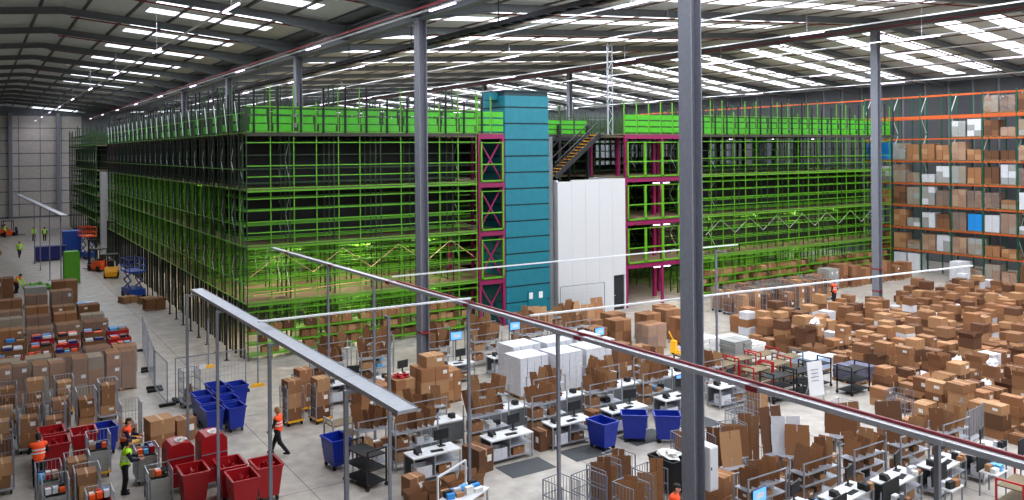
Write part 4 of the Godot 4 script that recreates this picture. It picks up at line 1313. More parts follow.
	fence(Vector3(7.65, 0, -48.0), Vector3(8.1, 0, -52.6), "wire fence panel third up the aisle beside the bins")
	fence(Vector3(7.7, 0, -41.0), Vector3(10.9, 0, -41.0), "wire fence panel with white notices across the aisle behind blue tubs")
	var nt := thing("paper_notice", "row of white paper notices tied to the fence across the aisle", "notice", Vector3(8.0, 1.45, -40.96))
	for i in 3:
		box(nt, "sheet", M.paper, Vector3(0.45 * i, 0, 0), Vector3(0.3, 0.22, 0.006))
	for i in 2:
		var q := thing("barrier_post", "slim barrier post on a yellow foot, %s beyond the blue tubs" % ORD[i], "post", Vector3([11.6, 10.4][i], 0, [-41.4, -46.5][i]))
		bar(q, "pole", M.steel_column, Vector3(0, 0.1, 0), Vector3(0, 2.6, 0), 0.06)
		part(q, "foot", MB.new().prism(PackedVector2Array([Vector2(-0.35, 0), Vector2(0.35, 0), Vector2(0.2, 0.14), Vector2(-0.2, 0.14)]), -0.12, 0.12).done(), M.yellow)
	# dark fence posts at the foot of the lime shelving
	for i in 12:
		var q := thing("guard_post", "dark guard post at the foot of the lime shelving, %s from its corner" % ORD[i], "post", Vector3(11.6, 0, -47.5 - 2.3 * i), 0.0, "dark guard posts along the shelving")
		bar(q, "pole", M.black_soft, Vector3(0, 0.02, 0), Vector3(0, 2.2, 0), 0.08)
		box(q, "foot_plate", M.black_soft, Vector3(0, 0.01, 0), Vector3(0.25, 0.02, 0.25))
	# two full cages beside the walking person
	var cg := [[11.2, -34.9, "beside the walking person"], [12.3, -34.5, "second beside the walking person"], [12.2, -36.4, "behind the two by the walking person"]]
	for q in cg:
		var p := Vector3(q[0], 0, q[1])
		cage(p, 0.1, "full roll cage with yellow deck " + q[2], "full cages beside the walker", M.yellow, null, 0.95)
		fill(p + Vector3(0, 0.215, 0), 0.62, 0.72, 1.7, 3, 0.1, "%s carton in the yellow-deck cage " + q[2], "cartons in the yellow-deck cages", "caged_carton")

# ---------------------------------------------------------------- trucks and lifts
func truck(at: Vector3, turn: float, m: Material, label: String, mast: float) -> void:
	var t := thing("forklift", label, "forklift", at, turn, "lift trucks")
	part(t, "body", MB.new().prism(PackedVector2Array([Vector2(-1.1, 0.15), Vector2(0.7, 0.15), Vector2(0.7, 0.55), Vector2(0.15, 0.6), Vector2(-0.1, 1.0), Vector2(-0.95, 1.05), Vector2(-1.15, 0.8)]), -0.55, 0.55).done(), m)
	part(t, "counterweight", MB.new().prism(PackedVector2Array([Vector2(-1.35, 0.2), Vector2(-1.1, 0.2), Vector2(-1.1, 1.0), Vector2(-1.25, 0.95), Vector2(-1.4, 0.6)]), -0.5, 0.5).done(), m)
	box(t, "seat", M.black, Vector3(-0.5, 1.12, 0), Vector3(0.5, 0.14, 0.5))
	box(t, "seat_back", M.black, Vector3(-0.78, 1.38, 0), Vector3(0.12, 0.5, 0.5))
	for x in [-0.95, 0.45]:
		for z in [-0.5, 0.5]:
			bar(t, "guard_post", M.black, Vector3(x, 0.6, z), Vector3(x * 0.85, 2.1, z), 0.07)
			part(t, "wheel", shapes.big_wheel, M.rubber, Vector3(x, 0.28, z), Vector3(0.22, 0.56, 0.56), Vector3(0, PI / 2, 0))
	box(t, "roof_guard", M.black, Vector3(-0.22, 2.14, 0), Vector3(1.35, 0.08, 1.1))
	for z in [-0.36, 0.36]:
		bar(t, "mast_rail", M.black, Vector3(0.85, 0.08, z), Vector3(0.85, mast, z), 0.12)
		box(t, "fork", M.black, Vector3(1.45, 0.1, z * 0.7), Vector3(1.1, 0.05, 0.12))
	for k in 3:
		bar(t, "mast_cross", M.black, Vector3(0.85, mast * (k + 0.9) / 3.0, -0.36), Vector3(0.85, mast * (k + 0.9) / 3.0, 0.36), 0.1)
	box(t, "carriage", M.black, Vector3(0.95, 0.45, 0), Vector3(0.06, 0.6, 0.9))

func scissor(at: Vector3, turn: float, base: Material, deck: Material, label: String, h: float) -> void:
	var t := thing("scissor_lift", label, "lift", at, turn, "scissor lifts")
	box(t, "chassis", base, Vector3(0, 0.45, 0), Vector3(1.2, 0.5, 2.2))
	for x in [-0.55, 0.55]:
		for z in [-0.8, 0.8]:
			part(t, "wheel", shapes.big_wheel, M.rubber, Vector3(x, 0.22, z), Vector3(0.2, 0.44, 0.44))
		for k in 2:
			var y := 0.7 + (h - 0.7) / 2 * k
			var y1 := 0.7 + (h - 0.7) / 2 * (k + 1)
			bar(t, "scissor_arm", base, Vector3(x * 0.8, y, -0.9), Vector3(x * 0.8, y1, 0.9), 0.08)
			bar(t, "scissor_arm", base, Vector3(x * 0.8, y, 0.9), Vector3(x * 0.8, y1, -0.9), 0.08)
	box(t, "platform", deck, Vector3(0, h + 0.06, 0), Vector3(1.25, 0.12, 2.3))
	for s in [-1, 1]:
		for y in [0.5, 1.05]:
			bar(t, "rail", deck, Vector3(0.6 * s, h + y, -1.12), Vector3(0.6 * s, h + y, 1.12), 0.06)
			bar(t, "rail", deck, Vector3(-0.6, h + y, 1.12 * s), Vector3(0.6, h + y, 1.12 * s), 0.06)
		for z in [-1.1, 0.0, 1.1]:
			bar(t, "rail_post", deck, Vector3(0.6 * s, h, z), Vector3(0.6 * s, h + 1.08, z), 0.06)
	box(t, "control_box", M.black, Vector3(-0.45, h + 0.9, 0.95), Vector3(0.25, 0.25, 0.2))

func vehicles() -> void:
	truck(Vector3(10.0, 0, -91.5), 2.0, M.orange, "orange reach truck with dark mast parked beside the lime shelving", 3.0)
	truck(Vector3(10.6, 0, -86.0), 1.4, M.yellow, "yellow forklift with tall raised black mast parked beside the lime shelving", 5.2)
	truck(Vector3(1.6, 0, -113.5), 1.7, M.yellow, "distant yellow forklift parked on the goods-in floor", 2.8)
	truck(Vector3(3.9, 0, -138.0), 0.2, M.orange, "distant low orange truck near the far wall", 1.2)
	scissor(Vector3(10.6, 0, -73.2), 0.15, M.lift_blue, M.lift_blue, "blue scissor lift with blue railings standing by the lime shelving", 2.0)
	scissor(Vector3(10.3, 0, -103.0), 0.2, M.lift_blue, M.orange, "scissor lift with orange railings on blue chassis before the white pier", 2.4)
	var c := thing("blue_container", "blue steel container beside the orange-railed lift", "container", Vector3(9.0, 0, -106.0))
	box(c, "body", M.lift_blue, Vector3(0, 1.5, 0), Vector3(1.8, 2.8, 1.8))
	for i in 4:
		box(c, "rib", M.lift_blue, Vector3(-0.6 + 0.4 * i, 1.5, 0.92), Vector3(0.12, 2.6, 0.06))
	for x in [-0.7, 0.7]:
		box(c, "skid", M.black, Vector3(x, 0.05, 0), Vector3(0.2, 0.1, 1.8))
	var s := thing("navy_skip", "navy tipping skip on the aisle floor behind the tray posts", "skip", Vector3(6.6, 0, -103.5))
	part(s, "body", MB.new().prism(PackedVector2Array([Vector2(-1.3, 0.15), Vector2(1.1, 0.15), Vector2(1.6, 1.5), Vector2(-1.3, 1.5)]), -0.7, 0.7).done(), M.navy)
	box(s, "rim", M.navy, Vector3(0.15, 1.52, 0), Vector3(3.0, 0.08, 1.5))
	for z in [-0.4, 0.4]:
		box(s, "fork_pocket", M.black, Vector3(-0.1, 0.075, z), Vector3(2.0, 0.15, 0.2))
	for q in [[11.0, -69.0], [9.8, -70.4]]:
		stacked_pallet(Vector3(q[0], 0, q[1]), 0.3, Vector3(1.1, 0.35, 1.0), [M.wood], 2, 1, 1, "near-empty pallet with one low layer, %s the blue scissor lift" % ("right beside" if q[0] > 10.5 else "lying before"), "", "low_pallet", false)
	stacked_pallet(Vector3(11.0, 0, -66.2), 0.1, Vector3(1.4, 0.7, 1.0), [M.card1], 2, 1, 1, "dark brown cartons on a pallet in front of the blue scissor lift", "", "low_pallet", false)

# ---------------------------------------------------------------- packing benches
func bench(at: Vector3, turn: float, where: String) -> void:
	var t := thing("packing_bench", "white-topped grey steel packing bench, " + where, "bench", at, turn, "packing benches")
	box(t, "worktop", M.worktop, Vector3(0, 0.9, 0), Vector3(1.9, 0.05, 0.8))
	for x in [-0.92, 0.92]:
		for z in [-0.37, 0.37]:
			bar(t, "leg", M.galvanised, Vector3(x, 0, z), Vector3(x, 0.875, z), 0.05)
	box(t, "lower_shelf", M.steel_light, Vector3(0, 0.16, 0), Vector3(1.84, 0.03, 0.76))
	box(t, "middle_shelf", M.steel_light, Vector3(0.4, 0.54, 0), Vector3(1.0, 0.03, 0.76))
	box(t, "divider", M.steel_light, Vector3(-0.1, 0.52, 0), Vector3(0.03, 0.7, 0.76))
	box(t, "back_panel", M.steel_dark, Vector3(0, 0.5, -0.37), Vector3(1.8, 0.7, 0.02))
	var put := func(q: Vector3) -> Vector3:
		return t.transform * q
	var m := thing("monitor", "black desk monitor at the packing bench, " + where, "monitor", put.call(Vector3(r(0.35, 0.6), 0.926, -0.22)), turn + r(-0.3, 0.3), "bench monitors")
	box(m, "stand", M.black, Vector3(0, 0.01, 0), Vector3(0.26, 0.02, 0.2))
	box(m, "neck", M.black, Vector3(0, 0.16, -0.03), Vector3(0.06, 0.3, 0.04))
	box(m, "casing", M.black, Vector3(0, 0.42, 0), Vector3(0.58, 0.36, 0.05))
	box(m, "screen_face", M.black_soft, Vector3(0, 0.42, 0.027), Vector3(0.54, 0.32, 0.006))
	var k := thing("keyboard", "dark keyboard on the packing bench, " + where, "keyboard", put.call(Vector3(0.1, 0.926, 0.15)), turn + r(-0.2, 0.2), "bench keyboards")
	box(k, "base", M.black, Vector3(0, 0.012, 0), Vector3(0.46, 0.024, 0.17))
	for i in 4:
		box(k, "key_row", M.black_soft, Vector3(0, 0.028, -0.055 + 0.037 * i), Vector3(0.42, 0.01, 0.028))
	var pr := thing("label_printer", "small dark label printer on the packing bench, " + where, "printer", put.call(Vector3(-0.6, 0.926, r(-0.1, 0.1))), turn, "label printers")
	part(pr, "body", MB.new().prism(PackedVector2Array([Vector2(-0.14, 0), Vector2(0.14, 0), Vector2(0.14, 0.1), Vector2(0.05, 0.18), Vector2(-0.14, 0.18)]), -0.1, 0.1).done(), M.black_soft, Vector3.ZERO, Vector3.ONE, Vector3(0, -PI / 2, 0))
	box(pr, "paper_strip", M.paper, Vector3(0, 0.05, 0.17), Vector3(0.1, 0.005, 0.1))
	var wb := thing("storage_tote", "white storage tote under the packing bench, " + where, "tote", put.call(Vector3(-0.5, 0.176, 0.12)), turn, "totes under benches")
	part(wb, "body", shapes.open_carton, M.white_card, Vector3.ZERO, Vector3(0.6, 0.4, 0.45))
	for sd in [-1, 1]:
		box(wb, "handle", M.grey_goods, Vector3(0.31 * sd, 0.3, 0), Vector3(0.03, 0.05, 0.16))
	carton(put.call(Vector3(0.35, 0.176, 0.1)), Vector3(0.5, 0.28, 0.4), turn, "brown carton under the packing bench, " + where, "cartons under benches", -1, "bench_carton")

func carton_rack(at: Vector3, turn: float, n: int, where: String, h := 1.35, wide := 1.7) -> void:
	var t := thing("carton_rack", "grey tube rack of flattened cartons, " + where, "rack", at, turn, "flat carton racks")
	for x in [-wide / 2, wide / 2]:
		for z in [-0.28, 0.28]:
			bar(t, "post", M.galvanised, Vector3(x, 0, z), Vector3(x, h + 0.4, z), 0.045)
	for y in [0.3, 0.8, h]:
		box(t, "shelf", M.steel_light, Vector3(0, y, 0), Vector3(wide, 0.03, 0.58))
	for z in [-0.28, 0.28]:
		bar(t, "rail", M.galvanised, Vector3(-wide / 2, h + 0.38, z), Vector3(wide / 2, h + 0.38, z), 0.035)
	for i in n:
		var x := lerpf(-wide / 2 + 0.1, wide / 2 - 0.15, (i + 0.5) / n)
		var w := r(0.34, 0.5)
		var tall := r(0.5, 0.95)
		flat_carton(t.transform * Vector3(x, h + 0.02, r(-0.05, 0.05)), w, tall, turn - r(0.85, 1.3), r(-0.1, 0.1), "flattened carton on the tube rack, %s along, %s" % [ORD[i], where], "flattened cartons on the tube racks", null, r(-0.3, 0.3))
	parcels_on(t.transform * Vector3(0.35, 0.817, 0), 0.7, 0.45, 3, "tube rack shelf, " + where)
	parcels_on(t.transform * Vector3(0.15, 0.317, 0), 0.6, 0.45, 2, "lowest rack shelf, " + where)
	for q in 2:
		carton(t.transform * Vector3(-wide / 2 + 0.33, 0.316 if q == 0 else 0.816, 0), Vector3(0.5, minf(0.34, h - 0.86), 0.42), turn, "small carton on %s shelf of tube rack, %s" % [["bottom", "middle"][q], where], "cartons on the tube racks", -1, "rack_carton")

func benches() -> void:
	var xs := [13.5, 16.6, 19.4, 22.3, 25.2, 28.4]
	for i in xs.size():
		var w := "front row, %s from black trolley" % ORD[i]
		bench(Vector3(xs[i], 0, -26.4), r(-0.03, 0.03), w)
		carton_rack(Vector3(xs[i] - 0.1, 0, -27.7), 0.0, 7, w)
		if i > 0:
			var m := thing("floor_mat", "dark grey standing mat before the packing bench, " + w, "mat", Vector3(xs[i] + 0.1, 0, -25.25), 0.0, "standing mats")
			part(m, "pad", MB.new().prism(PackedVector2Array([Vector2(-0.95, 0), Vector2(0.95, 0), Vector2(0.92, 0.012), Vector2(-0.92, 0.012)]), -0.6, 0.6).done(), M.mat_grey)
	var xb := [15.2, 18.2, 21.2, 24.3, 27.4]
	for i in xb.size():
		bench(Vector3(xb[i], 0, -29.2), PI, "turned row, %s from walking person" % ORD[i])
		carton_rack(Vector3(xb[i], 0, -30.4), 0.0, 5, "second line, %s from walking person" % ORD[i], 1.1)
	var x2 := [14.2, 16.6, 20.0, 23.0, 26.0, 29.0]
	for i in x2.size():
		var w := "far row, %s from shelving corner" % ORD[i]
		bench(Vector3(x2[i], 0, -36.6 if i != 1 else -36.2), 0.0, w)
		carton_rack(Vector3(x2[i], 0, -38.6), 0.0, 7, w, 1.3)
		carton_rack(Vector3(x2[i] + 1.3, 0, -41.4), 0.0, 6, "farthest line, %s from shelving corner" % ORD[i], 1.3)
	# lit screens
	var sc := [[20.8, 1.75, -37.9, "in the far row"], [24.6, 1.75, -38.2, "above the far row near the teal shaft"], [27.9, 1.6, -35.0, "behind the white pallets"], [26.1, 1.15, -27.0, "beside the nearest grey column"], [19.2, 1.15, -16.7, "at the lower edge of the picture"]]
	for q in sc:
		var t := thing("lit_monitor", "monitor showing a bright blue screen " + q[3], "monitor", Vector3(q[0], 0, q[2]), r(-0.2, 0.1), "lit blue monitors")
		bar(t, "pole", M.steel_column, Vector3(0, 0, -0.06), Vector3(0, q[1] + 0.2, -0.06), 0.05)
		box(t, "base", M.steel_column, Vector3(0, 0.02, -0.06), Vector3(0.4, 0.04, 0.4))
		box(t, "casing", M.black, Vector3(0, q[1] + 0.2, 0), Vector3(0.66, 0.42, 0.05))
		box(t, "screen", M.screen, Vector3(0, q[1] + 0.2, 0.028), Vector3(0.62, 0.38, 0.006))
		var w := box(t, "window_on_screen", M.paper, Vector3(0.02, q[1] + 0.2, 0.033), Vector3(0.34, 0.16, 0.003))
		w.set_meta("label", "pale window on the screen")

func shelf_trolley(at: Vector3, turn: float, frame: Material, top: Material, label: String) -> void:
	var t := thing("shelf_trolley", label, "trolley", at, turn, "flat shelf trolleys")
	for x in [-0.7, 0.7]:
		for z in [-0.38, 0.38]:
			bar(t, "post", frame, Vector3(x, 0.14, z), Vector3(x, 1.35, z), 0.05)
			part(t, "wheel", shapes.wheel, M.rubber, Vector3(x, 0.075, z), Vector3.ONE * 1.25)
		bar(t, "end_rail", frame, Vector3(x, 1.33, -0.38), Vector3(x, 1.33, 0.38), 0.05)
	for y in [0.18, 0.65, 1.12]:
		box(t, "shelf", top, Vector3(0, y, 0), Vector3(1.38, 0.04, 0.74))

func sack_stack(at: Vector3, w: float, d: float, n: int, m: Material, label: String) -> void:
	var t := thing("paper_stack", label, "paper stack", at, r(-0.05, 0.05), "stacks of white paper packing")
	part(t, "pallet", shapes.pallet, M.wood, Vector3.ZERO, Vector3(w / 1.2, 1, d))
	for i in n:
		for q in 2:
			box(t, "bundle", m, Vector3((q - 0.5) * w / 2 + r(-0.03, 0.03), 0.2 + 0.125 * i, r(-0.03, 0.03)), Vector3(w / 2 * 0.95, 0.115, d * r(0.92, 1.0)), Vector3(0, r(-0.05, 0.05), 0))

# ---------------------------------------------------------------- middle of the floor
func centre_floor() -> void:
	# white carton pallets
	var wh := [[21.8, -32.9], [23.6, -32.6], [25.4, -32.6], [22.4, -34.4], [24.2, -34.2], [26.0, -34.2]]
	for i in wh.size():
		stacked_pallet(Vector3(wh[i][0], 0, wh[i][1]), 0.03, Vector3(1.6, 1.75 if i < 3 else 1.9, 1.4), [M.white_card], 4, 4, 3, "white carton pallet in the %s line between the packing rows, %s from tan cartons" % [["front", "rear"][i / 3], ORD[i % 3]], "white carton pallets between packing rows", "white_pallet", false)
	# tan pallets by the grey column
	var tn := [[14.3, -33.7, 1.4, 1.3], [15.7, -33.8, 0.95, 1.4], [17.05, -33.6, 1.4, 1.75], [18.3, -34.2, 0.8, 1.3]]
	for i in tn.size():
		stacked_pallet(Vector3(tn[i][0], 0, tn[i][1]), 0.0, Vector3(tn[i][2], tn[i][3], 1.2), [M.card0, M.card2], 2, 3, 2, "plain tan carton pallet near the grey column at the lime shelving, %s along" % ORD[i], "tan carton pallets near the column", "tan_pallet", false)
	carton(Vector3(17.1, 1.9, -33.5), Vector3(0.9, 0.5, 0.8), 0.05, "single tan carton on top of the highest tan pallet", "", 2)
	var rb := thing("red_bag", "crumpled red plastic bag lying on the tan cartons", "bag", Vector3(15.7, 1.55, -33.7))
	part(rb, "bag", shapes.sheet0, M.red_tub, Vector3.ZERO, Vector3(0.7, 0.4, 0.5))
	part(rb, "tie", shapes.sack, M.paper, Vector3(0, 0.16, 0), Vector3(0.2, 0.2, 0.2))
	fill(Vector3(27.4, 0, -32.7), 1.0, 1.0, 1.7, 2, 0.0, "%s tall carton next to the white pallets", "tall cartons by white pallets")
	fill(Vector3(28.4, 0, -32.2), 0.9, 0.9, 1.6, 2, 0.1, "%s tall carton second beside the white pallets", "tall cartons by white pallets")
	# pallets before the magenta frame
	var mg := [[30.6, -38.9, 1.2, 0.9, false], [32.0, -38.4, 1.2, 1.3, false], [32.8, -36.4, 1.4, 1.3, true], [34.2, -38.2, 1.2, 1.45, false], [35.6, -38.0, 1.2, 1.6, false], [35.2, -36.2, 1.2, 1.4, false], [36.8, -37.8, 1.2, 1.2, false], [31.5, -40.4, 1.2, 1.0, false], [33.3, -40.4, 1.2, 1.2, false], [37.2, -40.0, 1.1, 1.3, false]]
	for i in mg.size():
		var q: Array = mg[i]
		stacked_pallet(Vector3(q[0], 0, q[1]), r(-0.05, 0.05), Vector3(q[2], q[3], 1.1), [M.card0, M.card1, M.card4], 2, 2, 2, "brown carton pallet on the floor before the magenta frame, %s from the teal shaft%s" % [ORD[i], ", film-wrapped" if q[4] else ""], "carton pallets before the magenta frame", "floor_pallet", q[4])
	var j := thing("pallet_jack", "yellow hand pallet jack with raised handle before the magenta frame", "pallet jack", Vector3(32.9, 0, -34.6), 0.5)
	part(j, "pump_body", MB.new().prism(PackedVector2Array([Vector2(-0.25, 0.1), Vector2(0.25, 0.1), Vector2(0.12, 0.75), Vector2(-0.12, 0.75)]), -0.15, 0.15).done(), M.yellow)
	for x in [-0.2, 0.2]:
		box(j, "fork", M.yellow, Vector3(x, 0.1, 0.7), Vector3(0.16, 0.07, 1.2))
		part(j, "wheel", shapes.wheel, M.rubber, Vector3(x, 0.075, 0.0), Vector3.ONE * 1.25)
	bar(j, "handle", M.yellow, Vector3(0, 0.7, 0), Vector3(0, 1.25, -0.3), 0.06)
	bar(j, "grip", M.black, Vector3(-0.2, 1.25, -0.3), Vector3(0.2, 1.25, -0.3), 0.05)
	# bundles of flattened cartons against the white wall
	for i in 7:
		flat_carton(Vector3(30.0 + 0.9 * i, 0.0, -44.4 + r(-0.2, 0.2)), 1.0, r(1.0, 1.5), r(-0.5, 0.5), -0.2, "flattened carton leaning on the floor by the teal shaft and white wall, %s along" % ORD[i], "flattened cartons leaning by the white wall")
	# blue bins and trolleys in the packing aisle
	var bb := [[20.2, -25.2, 0.1, "beside the third packing bench"], [21.8, -25.2, 0.92, "first of the pair before the fourth bench"], [22.8, -24.4, 0.92, "second of the pair before the fourth bench"], [11.0, -29.2, 0.1, "behind the black trolley"]]
	for q in bb:
		tub(Vector3(q[0], 0, q[1]), q[2], M.blue_tub, "blue_tub", "royal blue wheeled tub " + q[3], "blue packing tubs", 1.2)
	shelf_trolley(Vector3(11.3, 0, -27.2), PI / 2 + 0.2, M.black, M.black_soft, "black three-shelf trolley at the end of the front packing row")
	shelf_trolley(Vector3(11.9, 0, -30.6), 0.1, M.steel_light, M.deck, "wood-topped trolley behind the black one")
	carton_rack(Vector3(12.0, 0, -28.2), 0.0, 6, "end rack beside the black trolley", 1.5, 1.3)
	# near trolley with clutter under the pale tray
	var t := thing("clutter_trolley", "white-railed trolley heaped with small goods at the lower edge", "trolley", Vector3(12.6, 0, -22.6), 0.5, "")
	box(t, "deck", M.white_metal, Vector3(0, 0.85, 0), Vector3(1.7, 0.05, 0.9))
	for x in [-0.8, 0.8]:
		for z in [-0.4, 0.4]:
			bar(t, "leg", M.steel_light, Vector3(x, 0.12, z), Vector3(x, 0.85, z), 0.05)
			part(t, "wheel", shapes.wheel, M.rubber, Vector3(x, 0.075, z), Vector3.ONE * 1.25)
		bar(t, "hoop", M.white_metal, Vector3(x, 0.85, -0.4), Vector3(x, 1.6, -0.4), 0.05)
	bar(t, "hoop", M.white_metal, Vector3(-0.8, 1.6, -0.4), Vector3(0.8, 1.6, -0.4), 0.05)
	parcels_on(Vector3(12.6, 0.877, -22.6), 1.3, 0.7, 12, "the white-railed trolley at lower edge")
	for i in 4:
		open_carton(Vector3(11.6 + 0.75 * i, 0, -23.9 - 0.1 * i), Vector3(0.6, 0.6, 0.5), r(-0.3, 0.3), "open carton on the floor behind the white-railed trolley, %s along" % ORD[i], "open cartons by the railed trolley")
	for i in 5:
		fill(Vector3([15.3, 18.25, 21.35, 15.2, 12.2][i], 0, [-26.6, -26.5, -27.2, -25.9, -25.3][i] + 0.0), 0.7, 0.6, 0.8, 1 if i < 3 else 1, 0.1, "%%s brown waste carton %s" % ["between first and second front benches", "between second and third front benches", "between third and fourth front benches", "at the left of the second bench mat", "near the clutter trolley"][i], "waste cartons between benches")
	# small cages in the far aisle
	cage(Vector3(27.2, 0, -23.7), 0.1, "small full roll cage standing alone in the aisle before the red trolleys", "aisle cages", null)
	fill(Vector3(27.2, 0.215, -23.7), 0.62, 0.7, 1.2, 2, 0.1, "%s carton in the lone aisle cage", "cartons in the lone aisle cage", "caged_carton")
	cage(Vector3(24.9, 0, -22.6), 0.2, "yellow-decked roll cage beside the nearest grey column", "aisle cages", M.yellow)
	cage(Vector3(28.2, 0, -20.3), 0.15, "roll cage with pale blue bundles near the lower right benches", "aisle cages", null)
	fill(Vector3(28.2, 0.215, -20.3), 0.6, 0.68, 0.9, 2, 0.1, "%s carton in the cage near lower benches", "cartons near lower benches", "caged_carton")
	# red and black trolleys, paper stacks and a notice board
	var tr := [[30.2, -28.4, "red_frame"], [31.7, -28.7, "red_frame"], [30.8, -26.9, "red_frame"], [32.4, -27.1, "red_frame"], [33.9, -27.6, "steel_dark"], [33.9, -26.0, "black"], [32.3, -25.6, "black"], [34.6, -24.4, "black"], [29.6, -30.0, "black"], [30.7, -25.6, "black"], [33.4, -28.7, "red_frame"]]
	for i in tr.size():
		shelf_trolley(Vector3(tr[i][0], 0, tr[i][1]), r(-0.1, 0.1), M[tr[i][2]], M.deck if i < 5 or i in [10, 12] else M.black_soft, "%s trolley %s of the parked group beyond the aisle" % [["red-framed wooden", "red-framed wooden", "red-framed wooden", "red-framed wooden", "grey-framed wooden", "black", "black", "black", "black", "black", "red-framed wooden", "black", "red-framed wooden"][i], ORD[i]])
	sack_stack(Vector3(31.6, 0, -31.2), 1.4, 1.3, 13, M.paper, "tall stack of white paper bundles behind the red trolleys")
	sack_stack(Vector3(33.0, 0, -30.2), 1.3, 1.2, 12, M.grey_goods, "tall stack of greyish paper bundles behind the red trolleys")
	sack_stack(Vector3(34.4, 0, -30.4), 1.2, 1.1, 9, M.paper, "shorter stack of white paper bundles beside the greyish one")
	sack_stack(Vector3(35.6, 0, -33.0), 1.6, 1.4, 6, M.paper, "low wide stack of white paper bundles beyond the taller stacks")
	sack_stack(Vector3(36.4, 0, -25.6), 1.6, 1.4, 5, M.mauve, "stack of mauve folded sheets beside the black trolleys")
	sack_stack(Vector3(36.2, 0, -28.0), 1.5, 1.3, 5, M.sheet_blue, "stack of pale blue folded sheets behind the mauve ones")
	var nb := thing("notice_board", "white notice board on an easel before the black trolleys", "notice board", Vector3(31.6, 0, -24.2), -0.15)
	box(nb, "board", M.white_metal, Vector3(0, 1.15, 0), Vector3(0.85, 1.5, 0.04), Vector3(-0.12, 0, 0))
	for x in [-0.38, 0.38]:
		bar(nb, "leg", M.steel_light, Vector3(x, 0, 0.12), Vector3(x, 1.9, -0.1), 0.04)
	bar(nb, "rear_leg", M.steel_light, Vector3(0, 0, -0.7), Vector3(0, 1.7, -0.1), 0.04)
	for i in 4:
		box(nb, "printed_line", M.steel_column, Vector3(-0.05, 1.55 - 0.16 * i, 0.03 - 0.02 * (1.55 - 0.16 * i - 1.15) * 6.0), Vector3(0.45 - 0.06 * (i % 2), 0.03, 0.01), Vector3(-0.12, 0, 0))
	# full cages in front of the right shelving block
	var n := 0
	for row in 3:
		for i in 10:
			var p := Vector3(43.6 + 1.15 * i + 0.3 * row, 0, -39.2 - 1.35 * row)
			if row == 0 and i in [3, 7, 8, 9]:
				continue
			cage(p, 0.0, "full roll cage before the lime shelving, %s line, %s from the magenta frame" % [ORD[row], ORD[i]], "full cages before the lime shelving")
			fill(p + Vector3(0, 0.215, 0), 0.64, 0.72, r(1.1, 1.6), 2, 0.0, "%%s carton in cage before shelving, %s line, %s from magenta frame" % [ORD[row], ORD[i]], "cartons in the shelving cages", "caged_carton")
			n += 1
	for i in 9:
		var p := Vector3(56.6 + 1.5 * i, 0, -43.4 + 0.2 * (i % 2))
		stacked_pallet(p, 0.0, Vector3(1.25, r(1.0, 1.9), 1.1), [M.card0, M.card1, M.card4] if i != 1 else [M.grey_goods], 2, 2, 2, "carton pallet along the foot of the lime shelving near the racking, %s along" % ORD[i], "carton pallets at the shelving foot", "shelving_pallet", i == 1)
	stacked_pallet(Vector3(70.3, 0, -39.2), 0.0, Vector3(1.3, 1.6, 1.1), [M.white_card], 3, 3, 2, "white carton stack standing on the floor before the orange racking", "", "white_stack", false)
	fence(Vector3(63.0, 0, -36.2), Vector3(69.0, 0, -36.6), "low pale barrier rail before the orange racking", 1.0)

